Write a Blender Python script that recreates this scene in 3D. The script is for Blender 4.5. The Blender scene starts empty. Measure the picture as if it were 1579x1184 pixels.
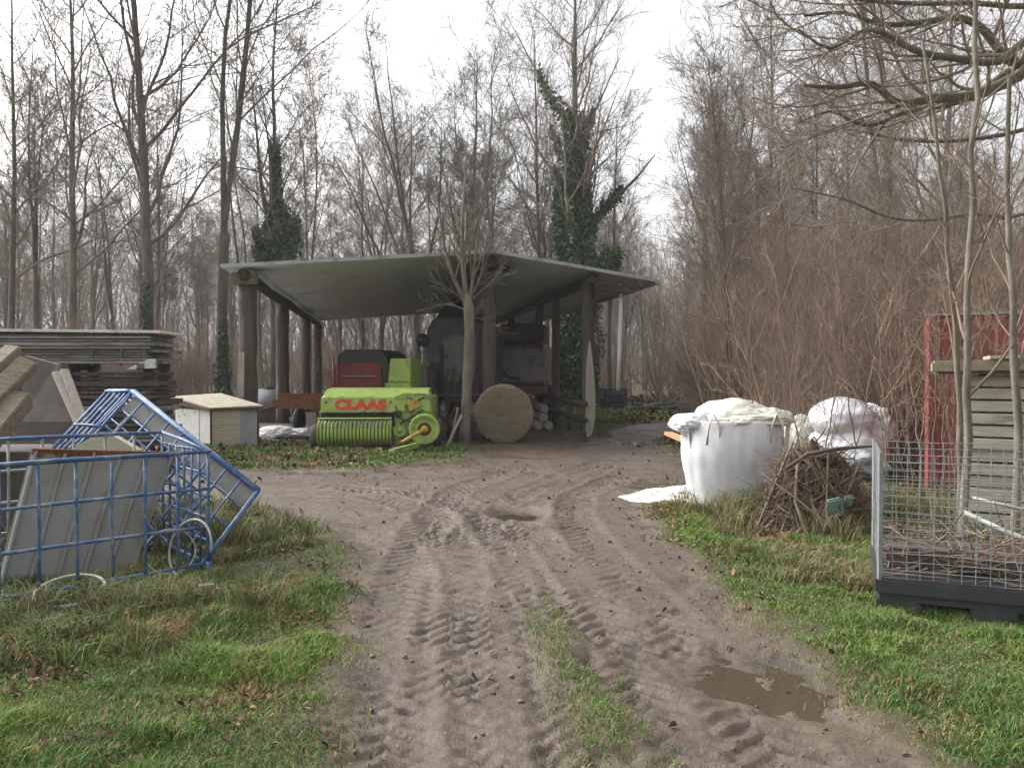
import bpy, bmesh, math, random
import numpy as np
from mathutils import Vector, Matrix, noise as mnoise

# ------------------------------------------------------------------ camera, world, sun
SC = bpy.context.scene
COL = SC.collection
R = math.radians
F_PX = 1228.0
PITCH = R(0.98)
EYE = 1.6
cam_d = bpy.data.cameras.new("camera")
cam_d.sensor_width = 36.0
cam_d.lens = 36.0 * F_PX / 1579.0
cam_d.clip_end = 2000
cam_d.clip_start = 0.05
cam = bpy.data.objects.new("camera", cam_d)
cam.location = (0, 0, EYE)
cam.rotation_euler = (R(90) - PITCH, 0, 0)
COL.objects.link(cam)
SC.camera = cam

SUN_EL, SUN_AZ = R(42), R(-62)
HAZE = 0.0009
world = bpy.data.worlds.new("World")
SC.world = world
world.use_nodes = True
wn = world.node_tree
wn.nodes.clear()
w_out = wn.nodes.new("ShaderNodeOutputWorld")
w_bg = wn.nodes.new("ShaderNodeBackground")
w_sky = wn.nodes.new("ShaderNodeTexSky")
w_sky.sky_type = 'NISHITA'
w_sky.sun_disc = False
w_sky.sun_elevation = SUN_EL
w_sky.sun_rotation = SUN_AZ
w_sky.air_density = 1.0
w_sky.dust_density = 6.0
w_sky.ozone_density = 1.0
w_hs = wn.nodes.new("ShaderNodeHueSaturation")
w_hs.inputs['Saturation'].default_value = 0.10
w_bg.inputs['Strength'].default_value = 0.15
wn.links.new(w_sky.outputs[0], w_hs.inputs['Color'])
wn.links.new(w_hs.outputs[0], w_bg.inputs['Color'])
wn.links.new(w_bg.outputs[0], w_out.inputs['Surface'])

sun_d = bpy.data.lights.new("sun", 'SUN')
sun_d.energy = 0.6
sun_d.angle = R(30)
sun_d.color = (1.0, 0.97, 0.93)
sun = bpy.data.objects.new("sun", sun_d)
sun.rotation_euler = Vector((-math.sin(SUN_AZ) * math.cos(SUN_EL), -math.cos(SUN_AZ) * math.cos(SUN_EL), -math.sin(SUN_EL))).to_track_quat('-Z', 'Y').to_euler()
sun.location = (0, 0, 40)
COL.objects.link(sun)

SC.view_settings.view_transform = 'Standard'
SC.view_settings.look = 'None'
SC.view_settings.gamma = 1.0
SC.view_settings.use_curve_mapping = False
SC.view_settings.exposure = 1.2
SC.render.engine = 'CYCLES'
SC.cycles.use_denoising = True
SC.cycles.max_bounces = 6
SC.cycles.diffuse_bounces = 3
SC.cycles.glossy_bounces = 3
SC.cycles.transparent_max_bounces = 6
SC.cycles.volume_bounces = 0
SC.render.filter_size = 1.9

# ------------------------------------------------------------------ helpers: pixels of the photograph to places in the yard
def ray(u, v):
    xc = (u - 789.5) / F_PX
    yc = -(v - 592.0) / F_PX
    return Vector((xc, math.cos(PITCH) + yc * math.sin(PITCH), -math.sin(PITCH) + yc * math.cos(PITCH)))

def at(u, v, Y):
    d = ray(u, v)
    return Vector((0, 0, EYE)) + d * (Y / d.y)

def G(u, v, z=0.0):
    d = ray(u, v)
    return Vector((0, 0, EYE)) + d * ((z - EYE) / d.z)

def rngf(s):
    return np.random.default_rng(s)

# ------------------------------------------------------------------ numpy noise
_P = rngf(7).permutation(512)
_V = rngf(8).random(512)
def vnoise(x, y):
    x = np.asarray(x, float); y = np.asarray(y, float)
    xi = np.floor(x).astype(int); yi = np.floor(y).astype(int)
    fx = x - xi; fy = y - yi
    fx = fx * fx * (3 - 2 * fx); fy = fy * fy * (3 - 2 * fy)
    def h(a, b):
        return _V[_P[(_P[a & 511] + b) & 511]]
    return ((h(xi, yi) * (1 - fx) + h(xi + 1, yi) * fx) * (1 - fy) + (h(xi, yi + 1) * (1 - fx) + h(xi + 1, yi + 1) * fx) * fy)
def fbm(x, y, o=4, g=0.5):
    s = 0; a = 1; t = 0
    for i in range(o):
        s = s + a * vnoise(x * 2 ** i + 17.3 * i, y * 2 ** i + 5.1 * i); t += a; a *= g
    return s / t * 2 - 1
def sstep(a, b, x):
    t = np.clip((x - a) / (b - a), 0, 1)
    return t * t * (3 - 2 * t)

# ------------------------------------------------------------------ materials
def nd(nt, t, **kw):
    n = nt.nodes.new(t)
    for k, v in kw.items():
        setattr(n, k, v)
    return n

def mat(name, c1, c2=None, scale=6.0, rough=0.8, metal=0.0, bump=0.0, bscale=None, stretch=(1, 1, 1), c3=None, c3scale=2.5, c3amt=0.5,
        rand=0.0, spec=None, trans=0.0, coat=0.0, detail=6.0):
    m = bpy.data.materials.new(name)
    m.use_nodes = True
    nt = m.node_tree
    b = nt.nodes['Principled BSDF']
    b.inputs['Roughness'].default_value = rough
    b.inputs['Metallic'].default_value = metal
    if spec is not None:
        b.inputs['Specular IOR Level'].default_value = spec
    if coat:
        b.inputs['Coat Weight'].default_value = coat
    L = nt.links.new
    tc = nd(nt, 'ShaderNodeTexCoord')
    mp = nd(nt, 'ShaderNodeMapping')
    mp.inputs['Scale'].default_value = stretch
    L(tc.outputs['Object'], mp.inputs['Vector'])
    n1 = nd(nt, 'ShaderNodeTexNoise')
    n1.inputs['Scale'].default_value = scale
    n1.inputs['Detail'].default_value = detail
    n1.inputs['Roughness'].default_value = 0.65
    L(mp.outputs[0], n1.inputs['Vector'])
    cr = nd(nt, 'ShaderNodeValToRGB')
    cr.color_ramp.elements[0].position = 0.36
    cr.color_ramp.elements[1].position = 0.64
    cr.color_ramp.elements[0].color = (*c1, 1)
    cr.color_ramp.elements[1].color = (*(c2 or c1), 1)
    L(n1.outputs['Fac'], cr.inputs['Fac'])
    out = cr.outputs['Color']
    if c3:
        n2 = nd(nt, 'ShaderNodeTexNoise')
        n2.inputs['Scale'].default_value = c3scale
        n2.inputs['Detail'].default_value = 8
        n2.inputs['Roughness'].default_value = 0.7
        L(mp.outputs[0], n2.inputs['Vector'])
        r2 = nd(nt, 'ShaderNodeValToRGB')
        r2.color_ramp.elements[0].position = max(0.02, 0.72 - 0.45 * c3amt)
        r2.color_ramp.elements[1].position = min(0.98, 0.80 - 0.35 * c3amt)
        L(n2.outputs['Fac'], r2.inputs['Fac'])
        mx = nd(nt, 'ShaderNodeMix', data_type='RGBA')
        L(r2.outputs['Color'], mx.inputs[0])
        L(out, mx.inputs[6])
        mx.inputs[7].default_value = (*c3, 1)
        out = mx.outputs[2]
    if rand:
        oi = nd(nt, 'ShaderNodeObjectInfo')
        mr = nd(nt, 'ShaderNodeMapRange')
        mr.inputs[3].default_value = 1 - rand
        mr.inputs[4].default_value = 1 + rand
        L(oi.outputs['Random'], mr.inputs[0])
        hs = nd(nt, 'ShaderNodeHueSaturation')
        L(mr.outputs[0], hs.inputs['Value'])
        L(out, hs.inputs['Color'])
        out = hs.outputs['Color']
    L(out, b.inputs['Base Color'])
    if trans:
        b.inputs['Transmission Weight'].default_value = trans
    if bump:
        n3 = nd(nt, 'ShaderNodeTexNoise')
        n3.inputs['Scale'].default_value = bscale or scale * 3
        n3.inputs['Detail'].default_value = 5
        L(mp.outputs[0], n3.inputs['Vector'])
        bp = nd(nt, 'ShaderNodeBump')
        bp.inputs['Strength'].default_value = min(1.0, bump)
        bp.inputs['Distance'].default_value = 0.02
        L(n3.outputs['Fac'], bp.inputs['Height'])
        L(bp.outputs[0], b.inputs['Normal'])
    return m

def attr_mat(name, rough=0.8, rand=0.0, trans=0.0):
    m = bpy.data.materials.new(name)
    m.use_nodes = True
    nt = m.node_tree
    b = nt.nodes['Principled BSDF']
    b.inputs['Roughness'].default_value = rough
    b.inputs['Specular IOR Level'].default_value = 0.3
    a = nd(nt, 'ShaderNodeAttribute', attribute_name='col')
    nt.links.new(a.outputs['Color'], b.inputs['Base Color'])
    return m

M = {}
M['bark'] = mat('bark_grey', (.185, .16, .125), (.095, .08, .063), 5, .9, bump=.8, bscale=14, stretch=(1, 1, .25), c3=(.11, .13, .065), c3scale=1.2, c3amt=.5, rand=.35)
M['bark_sap'] = mat('bark_pale_lichen', (.23, .205, .155), (.115, .10, .075), 7, .9, bump=.9, bscale=18, stretch=(1, 1, .35), c3=(.15, .165, .085), c3scale=3.5, c3amt=.42)
M['twig'] = mat('twig_brown', (.27, .22, .175), (.175, .142, .113), 3, .9, rand=.3)
M['twig_red'] = mat('twig_red_brown', (.29, .205, .15), (.185, .135, .10), 2, .9, rand=.25)
M['twig_oak'] = mat('oak_bark_mossy', (.17, .155, .11), (.10, .088, .065), 5, .9, bump=.6, bscale=14, c3=(.10, .13, .045), c3scale=1.6, c3amt=.5)
M['ivy'] = attr_mat('ivy_leaf', .55)
M['grass'] = attr_mat('grass_blade', .7)
M['leaf'] = attr_mat('dead_leaf', .85)
M['post'] = mat('weathered_post', (.115, .09, .07), (.055, .043, .035), 6, .9, bump=.7, bscale=22, stretch=(1, 1, .12), c3=(.2, .18, .15), c3scale=3, c3amt=.35)
M['beam'] = mat('dark_beam', (.075, .06, .047), (.04, .032, .026), 6, .9, bump=.5, bscale=20)
M['roof'] = mat('fibre_cement', (.60, .63, .64), (.50, .53, .54), 2.2, .85, bump=.3, bscale=30, c3=(.30, .31, .26), c3scale=1.3, c3amt=.25)
M['gutter'] = mat('pale_edge', (.42, .43, .42), (.30, .315, .30), 3, .6, c3=(.13, .16, .11), c3scale=3, c3amt=.4)
M['lime'] = mat('lime_paint', (.35, .48, .10), (.27, .39, .07), 3, .55, bump=.08, c3=(.20, .24, .085), c3scale=7, c3amt=.42)
M['lime_d'] = mat('lime_paint_worn', (.34, .46, .09), (.20, .30, .06), 9, .55, c3=(.16, .13, .06), c3scale=7, c3amt=.5)
M['yellow'] = mat('yellow_guard', (.50, .36, .05), (.42, .28, .05), 5, .5, c3=(.2, .13, .06), c3scale=6, c3amt=.4)
M['steel'] = mat('dull_steel', (.23, .22, .21), (.14, .13, .12), 6, .5, .5, c3=(.16, .08, .045), c3scale=5, c3amt=.4)
M['black'] = mat('black_metal', (.02, .02, .021), (.035, .033, .03), 6, .6)  # plain near-black of covers, pulleys, belts and hoses
M['tyre'] = mat('tyre_rubber', (.035, .035, .036), (.07, .065, .06), 4, .85, bump=.3)
M['redm'] = mat('machine_red', (.22, .022, .024), (.15, .018, .02), 3, .5, c3=(.1, .05, .04), c3scale=4, c3amt=.4)
M['maroon'] = mat('dark_maroon', (.06, .022, .022), (.035, .018, .018), 4, .7)
M['pipe_white'] = mat('pipe_white', (.85, .85, .83), (.78, .78, .76), 4, .4)
M['letter'] = mat('letter_red', (.62, .06, .015), (.5, .05, .015), 9, .5)
M['blue'] = mat('worn_blue_paint', (.035, .095, .25), (.065, .13, .27), 9, .5, .1, c3=(.20, .23, .26), c3scale=9, c3amt=.5)
M['galv'] = mat('galvanised', (.33, .35, .36), (.22, .235, .24), 9, .5, .3, c3=(.17, .10, .06), c3scale=8, c3amt=.35)
M['sheet'] = mat('grey_profiled_sheet', (.235, .235, .215), (.19, .19, .175), 2.5, .6, bump=.05, c3=(.17, .15, .11), c3scale=2.2, c3amt=.4)
M['rust'] = mat('rust', (.20, .075, .03), (.10, .035, .018), 12, .9, bump=.3)
M['rustd'] = mat('rusty_steel', (.13, .065, .04), (.08, .042, .03), 7, .9, bump=.3)
M['ply'] = mat('weathered_plywood', (.42, .385, .29), (.30, .27, .20), 5, .85, stretch=(1, 4, 1), c3=(.20, .19, .11), c3scale=3, c3amt=.4)
M['wall_y'] = mat('yellowed_plank', (.50, .46, .35), (.38, .35, .26), 6, .85, stretch=(1, 1, 5), c3=(.22, .21, .15), c3scale=4, c3amt=.35)
M['greyp'] = mat('grey_blue_panel', (.33, .345, .36), (.25, .26, .275), 5, .7, c3=(.14, .12, .10), c3scale=5, c3amt=.3)
M['white_p'] = mat('white_painted', (.72, .71, .69), (.58, .57, .55), 5, .6, c3=(.2, .16, .12), c3scale=4, c3amt=.3)
M['slab'] = mat('weathered_panel', (.30, .30, .275), (.18, .18, .165), 4, .9, stretch=(.4, 1, 3), bump=.3, c3=(.10, .11, .075), c3scale=2, c3amt=.5)
M['slab_top'] = mat('pale_sheet', (.70, .70, .71), (.56, .56, .56), 2, .7, c3=(.22, .20, .16), c3scale=1.5, c3amt=.4)
M['wood'] = mat('old_timber', (.27, .225, .16), (.17, .14, .10), 6, .9, stretch=(.5, 4, 4), bump=.4, c3=(.14, .15, .08), c3scale=3, c3amt=.4)
M['wood_p'] = mat('pale_timber', (.40, .36, .31), (.29, .26, .22), 6, .9, stretch=(4, 4, .5), bump=.3)
M['wood_o'] = mat('orange_timber', (.50, .28, .12), (.40, .22, .10), 6, .8)
M['brownb'] = mat('dark_brown_board', (.10, .078, .066), (.062, .05, .043), 4, .85, c3=(.12, .11, .09), c3scale=4, c3amt=.25)
M['sheet_w'] = mat('dirty_white_sheet', (.58, .57, .55), (.46, .45, .43), 5, .6, c3=(.25, .21, .17), c3scale=5, c3amt=.4)
M['bag'] = mat('white_woven_plastic', (.70, .70, .73), (.62, .62, .66), 3, .5, bump=.10, bscale=9, c3=(.60, .58, .52), c3scale=2.6, c3amt=.34)
M['bag_o'] = mat('cream_plastic', (.70, .67, .60), (.58, .55, .47), 3, .55, bump=.15, bscale=9, c3=(.5, .47, .38), c3scale=2.2, c3amt=.3)
M['hay'] = mat('hay', (.34, .25, .13), (.20, .145, .08), 14, .95, bump=1.0, bscale=40, c3=(.13, .10, .065), c3scale=4, c3amt=.35)
M['dark_grey'] = mat('dark_grey_sheet', (.115, .115, .112), (.075, .073, .07), 3, .6, c3=(.085, .055, .04), c3scale=3, c3amt=.4)
M['mid_grey'] = mat('dusty_grey_sheet', (.22, .21, .19), (.15, .14, .13), 3, .7, c3=(.10, .075, .055), c3scale=3, c3amt=.45)
M['redwall'] = mat('faded_red_steel', (.33, .08, .07), (.25, .06, .053), 3, .65, c3=(.15, .05, .04), c3scale=2.5, c3amt=.4)
M['cream'] = mat('cream_board', (.50, .46, .37), (.38, .35, .28), 4, .85, stretch=(.5, 1, 3), bump=.3, c3=(.22, .20, .15), c3scale=2.5, c3amt=.35)
M['moss'] = mat('mossy_timber', (.32, .28, .19), (.22, .19, .125), 6, .95, bump=.6, c3=(.17, .18, .085), c3scale=4, c3amt=.4)
M['bpl'] = mat('black_plastic', (.03, .032, .037), (.045, .047, .052), 5, .5, c3=(.09, .08, .07), c3scale=5, c3amt=.3)
M['teal'] = mat('faded_teal', (.17, .30, .25), (.11, .20, .17), 5, .6)
M['navy'] = mat('navy_plastic', (.045, .04, .07), (.03, .03, .05), 5, .5)
M['pvc'] = mat('grey_white_hose', (.36, .37, .35), (.22, .23, .21), 8, .5)
M['gravelstone'] = mat('stone', (.25, .23, .21), (.16, .145, .13), 8, .9, bump=.4)

# ------------------------------------------------------------------ mesh builder
class MB:
    def __init__(s):
        s.v = []; s.f = []; s.n = 0; s.c = []
    def add(s, v, f, col=None):
        v = np.asarray(v, float)
        s.v.append(v)
        s.f.extend([tuple(int(i) + s.n for i in q) for q in f])
        s.n += len(v)
        return s
    def addn(s, v, fa):          # fa: (k, m) int array
        v = np.asarray(v, float)
        s.v.append(v)
        s.f.extend((np.asarray(fa) + s.n).tolist())
        s.n += len(v)
    def box(s, c, d, rot=None, bev=0.0):
        x, y, z = d[0] / 2, d[1] / 2, d[2] / 2
        if bev <= 0:
            v = [(-x, -y, -z), (x, -y, -z), (x, y, -z), (-x, y, -z), (-x, -y, z), (x, -y, z), (x, y, z), (-x, y, z)]
            f = [(0, 3, 2, 1), (4, 5, 6, 7), (0, 1, 5, 4), (1, 2, 6, 5), (2, 3, 7, 6), (3, 0, 4, 7)]
        else:
            bm = bmesh.new()
            bmesh.ops.create_cube(bm, size=1.0)
            for q in bm.verts:
                q.co = Vector((q.co.x * d[0], q.co.y * d[1], q.co.z * d[2]))
            bmesh.ops.bevel(bm, geom=bm.edges[:], offset=bev, segments=2, affect='EDGES')
            bm.verts.index_update()
            v = [tuple(q.co) for q in bm.verts]
            f = [[q.index for q in p.verts] for p in bm.faces]
            bm.free()
        v = np.array(v)
        if rot is not None:
            v = v @ np.array(rot.to_3x3()).T
        s.add(v + np.array(c), f)
        return s
    def bar(s, a, b, w, h=None, up=(0, 0, 1), bev=0.0):
        a = Vector(a); b = Vector(b); d = b - a
        L = d.length
        x = d.normalized(); u = Vector(up)
        if abs(x.dot(u)) > .98: u = Vector((0, 1, 0))
        y = u.cross(x).normalized(); z = x.cross(y)
        m = Matrix((x, y, z)).transposed()
        s.box((a + b) / 2, (L, w, h or w), m, bev)
        return s
    def tube(s, pts, r, sides=8, cap=True):
        P = np.array([list(p) for p in pts], float)[None]
        r = np.array(r if hasattr(r, '__len__') else [r] * len(pts), float)[None]
        v, f = tubes(P, r, sides)
        n0 = s.n
        s.addn(v, f)
        if cap:
            k = len(pts)
            s.f.append([n0 + i for i in range(sides)][::-1])
            s.f.append([n0 + (k - 1) * sides + i for i in range(sides)])
        return s
    def cyl(s, a, b, r, sides=16, r2=None):
        return s.tube([a, b], [r, r if r2 is None else r2], sides)
    def lathe(s, prof, c=(0, 0, 0), rot=None, n=24):
        v = []; f = []
        for (r, z) in prof:
            for i in range(n):
                t = 2 * math.pi * i / n
                v.append((r * math.cos(t), r * math.sin(t), z))
        for j in range(len(prof) - 1):
            for i in range(n):
                f.append((j * n + i, j * n + (i + 1) % n, (j + 1) * n + (i + 1) % n, (j + 1) * n + i))
        v = np.array(v)
        if rot is not None:
            v = v @ np.array(rot.to_3x3()).T
        s.add(v + np.array(c), f)
        return s
    def prism(s, poly, y0, y1):         # (x, z) outline swept along y
        n = len(poly)
        v = [(x, y0, z) for x, z in poly] + [(x, y1, z) for x, z in poly]
        f = [tuple(range(n)), tuple(range(2 * n - 1, n - 1, -1))]
        for i in range(n):
            j = (i + 1) % n
            f.append((i, i + n, j + n, j))
        s.add(v, f)
        return s
    def build(s, name, m, parent=None, smooth=False, loc=None, rz=None, cols=None):
        me = bpy.data.meshes.new(name)
        V = np.concatenate(s.v) if s.v else np.zeros((0, 3))
        me.from_pydata(V.tolist(), [], s.f)
        me.update()
        if cols is not None:
            ca = me.color_attributes.new('col', 'FLOAT_COLOR', 'POINT')
            ca.data.foreach_set('color', np.column_stack([cols, np.ones(len(cols))]).astype(np.float32).ravel())
        if smooth:
            me.polygons.foreach_set('use_smooth', np.ones(len(me.polygons), bool))
        me.materials.append(m)
        o = bpy.data.objects.new(name, me)
        COL.objects.link(o)
        if parent is not None:
            o.parent = parent
        if loc is not None:
            o.location = loc
        if rz is not None:
            o.rotation_euler = (0, 0, rz)
        return o

def mesh_np(name, V, faces, m, cols=None, smooth=False, parent=None):
    """faces: list of int arrays each (n, k)"""
    me = bpy.data.meshes.new(name)
    V = np.asarray(V, np.float32)
    me.vertices.add(len(V))
    me.vertices.foreach_set('co', V.ravel())
    loops = np.concatenate([f.ravel() for f in faces]).astype(np.int32)
    counts = np.concatenate([np.full(len(f), f.shape[1]) for f in faces]).astype(np.int32)
    starts = np.concatenate([[0], np.cumsum(counts)[:-1]]).astype(np.int32)
    me.loops.add(len(loops))
    me.loops.foreach_set('vertex_index', loops)
    me.polygons.add(len(counts))
    me.polygons.foreach_set('loop_start', starts)
    me.polygons.foreach_set('loop_total', counts)
    me.update(calc_edges=True)
    me.validate()
    if cols is not None:
        ca = me.color_attributes.new('col', 'FLOAT_COLOR', 'POINT')
        ca.data.foreach_set('color', np.column_stack([cols, np.ones(len(cols))]).astype(np.float32).ravel())
    if smooth:
        me.polygons.foreach_set('use_smooth', np.ones(len(me.polygons), bool))
    me.materials.append(m)
    o = bpy.data.objects.new(name, me)
    COL.objects.link(o)
    if parent is not None:
        o.parent = parent
    return o

def tubes(P, Rd, sides):
    """P (N,k,3), Rd (N,k) -> verts, quads"""
    N, k, _ = P.shape
    T = np.zeros_like(P)
    T[:, 1:-1] = P[:, 2:] - P[:, :-2]
    T[:, 0] = P[:, 1] - P[:, 0]
    T[:, -1] = P[:, -1] - P[:, -2]
    T /= np.linalg.norm(T, axis=2, keepdims=True) + 1e-9
    ov = P[:, -1] - P[:, 0]
    ov /= np.linalg.norm(ov, axis=1, keepdims=True) + 1e-9
    ref = np.where(np.abs(ov[:, 2:3]) > .7, np.array([[1., 0, 0]]), np.array([[0, 0, 1.]]))
    A = np.cross(T, ref[:, None, :]); A /= np.linalg.norm(A, axis=2, keepdims=True) + 1e-9
    B = np.cross(T, A)
    th = np.arange(sides) * 2 * np.pi / sides
    V = P[:, :, None, :] + Rd[:, :, None, None] * (A[:, :, None, :] * np.cos(th)[None, None, :, None] + B[:, :, None, :] * np.sin(th)[None, None, :, None])
    idx = np.arange(N * k * sides).reshape(N, k, sides)
    a = idx[:, :-1, :]; b = np.roll(a, -1, axis=2); d = idx[:, 1:, :]; c = np.roll(d, -1, axis=2)
    F = np.stack([a, b, c, d], axis=-1).reshape(-1, 4)
    return V.reshape(-1, 3), F

def tube_obj(name, groups, m, parent=None, smooth=True):
    Vs = []; Fs = []; n = 0
    for P, Rd, sd in groups:
        v, f = tubes(P, Rd, sd)
        Vs.append(v); Fs.append(f + n); n += len(v)
    return mesh_np(name, np.concatenate(Vs), Fs, m, smooth=smooth, parent=parent)

# ------------------------------------------------------------------ naming helpers
def tag(o, label=None, cat=None, group=None, kind=None):
    if label: o['label'] = label
    if cat: o['category'] = cat
    if group: o['group'] = group
    if kind: o['kind'] = kind
    return o

def thing(name, label, cat, loc=(0, 0, 0), rz=0.0, group=None):
    o = bpy.data.objects.new(name, None)
    o.empty_display_size = .2
    COL.objects.link(o)
    o.location = loc
    o.rotation_euler = (0, 0, rz)
    return tag(o, label, cat, group)

def dup(root, loc, rz, sc=1.0, label=None, group=None, tilt=(0, 0)):
    r = root.copy(); COL.objects.link(r)
    r.location = loc; r.rotation_euler = (tilt[0], tilt[1], rz)
    r.scale = (sc, sc, sc) if not hasattr(sc, '__len__') else sc
    if label: r['label'] = label
    if group: r['group'] = group
    for ch in list(root.children):
        c = ch.copy(); COL.objects.link(c); c.parent = r
        for g in list(ch.children):
            d = g.copy(); COL.objects.link(d); d.parent = c
    return r

# ------------------------------------------------------------------ the ground: one sheet, split into soil, track
def poly_w(pts):
    return np.array([[G(u, v).x, G(u, v).y] for u, v in pts])

TRACK = np.array([[-.55, 1.0], [-.62, 3.2], [-.98, 4.58], [-1.25, 6.0], [-1.35, 7.0], [-2.0, 8.2], [-2.9, 9.0], [-4.5, 10.0], [-9, 11.0], [-9, 13.2], [-4.6, 12.4],
                  [-2.3, 12.5], [-.9, 14.2], [-.6, 16.0], [-1.2, 17.5], [-5.5, 17.6], [-8.0, 36], [-.5, 36], [1.7, 18.6], [2.4, 18.9], [2.6, 21.0], [3.6, 23.4], [6.5, 25.8], [14, 29], [15, 25.5], [8, 23], [4.6, 20.8], [3.4, 18.6],
                  [3.1, 15.6], [3.3, 13.4], [3.0, 11.8], [2.2, 11.0], [1.40, 10.0], [1.45, 9.0], [1.42, 7.1], [1.50, 6.0], [1.52, 4.9], [1.62, 4.1], [1.60, 3.2], [1.6, 1.0]])

def sdist(px, py, poly):
    """signed distance, positive inside"""
    d = np.full(px.shape, 1e9); ins = np.zeros(px.shape, bool)
    n = len(poly)
    for i in range(n):
        x1, y1 = poly[i]; x2, y2 = poly[(i + 1) % n]
        ex, ey = x2 - x1, y2 - y1
        t = np.clip(((px - x1) * ex + (py - y1) * ey) / (ex * ex + ey * ey), 0, 1)
        d = np.minimum(d, np.hypot(px - x1 - t * ex, py - y1 - t * ey))
        c = ((y1 > py) != (y2 > py)) & (px < (x2 - x1) * (py - y1) / (y2 - y1 + 1e-12) + x1)
        ins ^= c
    return np.where(ins, d, -d)

def trackness(x, y):
    d = sdist(x, y, TRACK) + .22 * fbm(x * 1.3, y * 1.3, 3) + .10 * fbm(x * 7, y * 7, 3)
    # grassy crown between the wheel ruts
    cx = .20 + .11 * (5.4 - y)
    strip = np.abs(x - cx) - (.10 * sstep(5.6, 4.4, y) + .05 * fbm(x * 5, y * 5, 3))
    strip = np.where(y < 5.6, strip, 9) + .12 * sstep(-.25, .25, fbm(x * 5 + 9, y * 3.5, 3))
    d = np.minimum(d, np.where(strip < .15, strip * 1.0, 9))
    return d

PATHS = [
    (poly_w([(800, 1300), (778, 1184), (768, 1080), (752, 960), (720, 870), (660, 790), (560, 762), (420, 760)]), .20, .13, 1),
    (poly_w([(1160, 1300), (1060, 1184), (985, 1060), (925, 960), (850, 860), (800, 815), (820, 770), (930, 720)]), .21, .13, 1),
    (poly_w([(560, 1300), (590, 1184), (600, 1060), (612, 960), (630, 880), (655, 820), (700, 760), (800, 725)]), .20, .13, 0),
    (poly_w([(1330, 1300), (1220, 1184), (1120, 1060), (1010, 940), (920, 850), (885, 800), (890, 765), (960, 735)]), .20, .13, 0),
    (poly_w([(940, 1300), (905, 1184), (880, 1080), (850, 980), (800, 880), (760, 810), (700, 770), (520, 752)]), .19, .13, 0),
    (poly_w([(680, 1300), (685, 1184), (690, 1060), (694, 950), (715, 850), (770, 780), (880, 730), (985, 690)]), .19, .13, 1),
]
def path_sd(px, py, pts):
    best = np.full(px.shape, 1e9); S = np.zeros(px.shape); side = np.zeros(px.shape)
    acc = 0
    for i in range(len(pts) - 1):
        x1, y1 = pts[i]; x2, y2 = pts[i + 1]
        ex, ey = x2 - x1, y2 - y1; L = math.hypot(ex, ey)
        t = np.clip(((px - x1) * ex + (py - y1) * ey) / (L * L), 0, 1)
        dx = px - x1 - t * ex; dy = py - y1 - t * ey
        d = np.hypot(dx, dy)
        m = d < best
        best = np.where(m, d, best); S = np.where(m, acc + t * L, S)
        side = np.where(m, (ex * dy - ey * dx) / L, side)
        acc += L
    return best, S, side

PUDDLES = [  # centre x, y, radius x, y, angle, depth
    (G(797, 792).x, G(797, 792).y, .36, .50, 0.2, .085),
    (G(1150, 1040).x, G(1150, 1040).y, .60, .42, -.55, .055),
    (G(990, 745).x + .4, G(990, 745).y, .75, .5, .1, .05),
    (G(985, 682).x, G(985, 682).y, .55, 1.0, -.2, .05),
]
def height(x, y):
    x = np.asarray(x, float); y = np.asarray(y, float)
    tn = trackness(x, y)
    tm = sstep(-.12, .18, tn)
    far = sstep(60, 20, y)
    h = .05 * fbm(x * .35, y * .35, 3) * sstep(1, 8, np.abs(y))
    h = h + (1 - tm) * (.045 + .035 * fbm(x * 2.2, y * 2.2, 3) + .012 * fbm(x * 14, y * 14, 2))
    mudh = .016 * fbm(x * 2.0, y * 2.0, 3) + .006 * fbm(x * 9, y * 15, 4, .6) + .011 * np.abs(fbm(x * 26, y * 38, 3, .6)) - .016 * sstep(.32, .55, fbm(x * 5.5 + 30, y * 7, 3))
    for pts, w, amp, on in PATHS:
        d, S, sd = path_sd(x, y, pts)
        m = sstep(w + .06, w - .04, d)
        vis = sstep(-.35, .15, fbm(S * .55 + 3 * on, S * 0 + on, 2) + .25 * fbm(x * 3, y * 3, 2)) * (.85 if on else .7) + .15
        ph = (S + np.abs(sd) * .75 + .025 * fbm(x * 6, y * 6, 2)) / .15
        lug = sstep(.36, .64, np.sin(ph * 2 * np.pi + np.where(sd > 0, np.pi, 0)) * .5 + .5)
        rag = 1 + .5 * fbm(x * 9, y * 9, 2)
        mudh = mudh - m * .009 * (.4 + vis) + m * vis * (lug - .5) * .022 * rag + .008 * sstep(w + .16, w + .04, d) * (1 - m) * rag
    mudh = mudh + .012 * (1 - np.abs(fbm(x * 3.2 + 60, y * 4.2, 4, .6)) * 3).clip(0, 1) * sstep(-.2, .3, fbm(x * .8 + 9, y * .8, 2))
    h = h + tm * mudh
    for cx, cy, rx, ry, an, dp in PUDDLES:
        c, s = math.cos(an), math.sin(an)
        u = ((x - cx) * c + (y - cy) * s) / rx; v = (-(x - cx) * s + (y - cy) * c) / ry
        q = u * u + v * v + .5 * fbm(x * 3.5, y * 3.5, 3)
        if rx < .4: h = h - tm * mudh * .75 * sstep(1.8, .6, q)
        h = h - dp * sstep(1.5, .2, q)
    return h

def hz(x, y):
    return float(height(np.array([x]), np.array([y]))[0])

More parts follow.
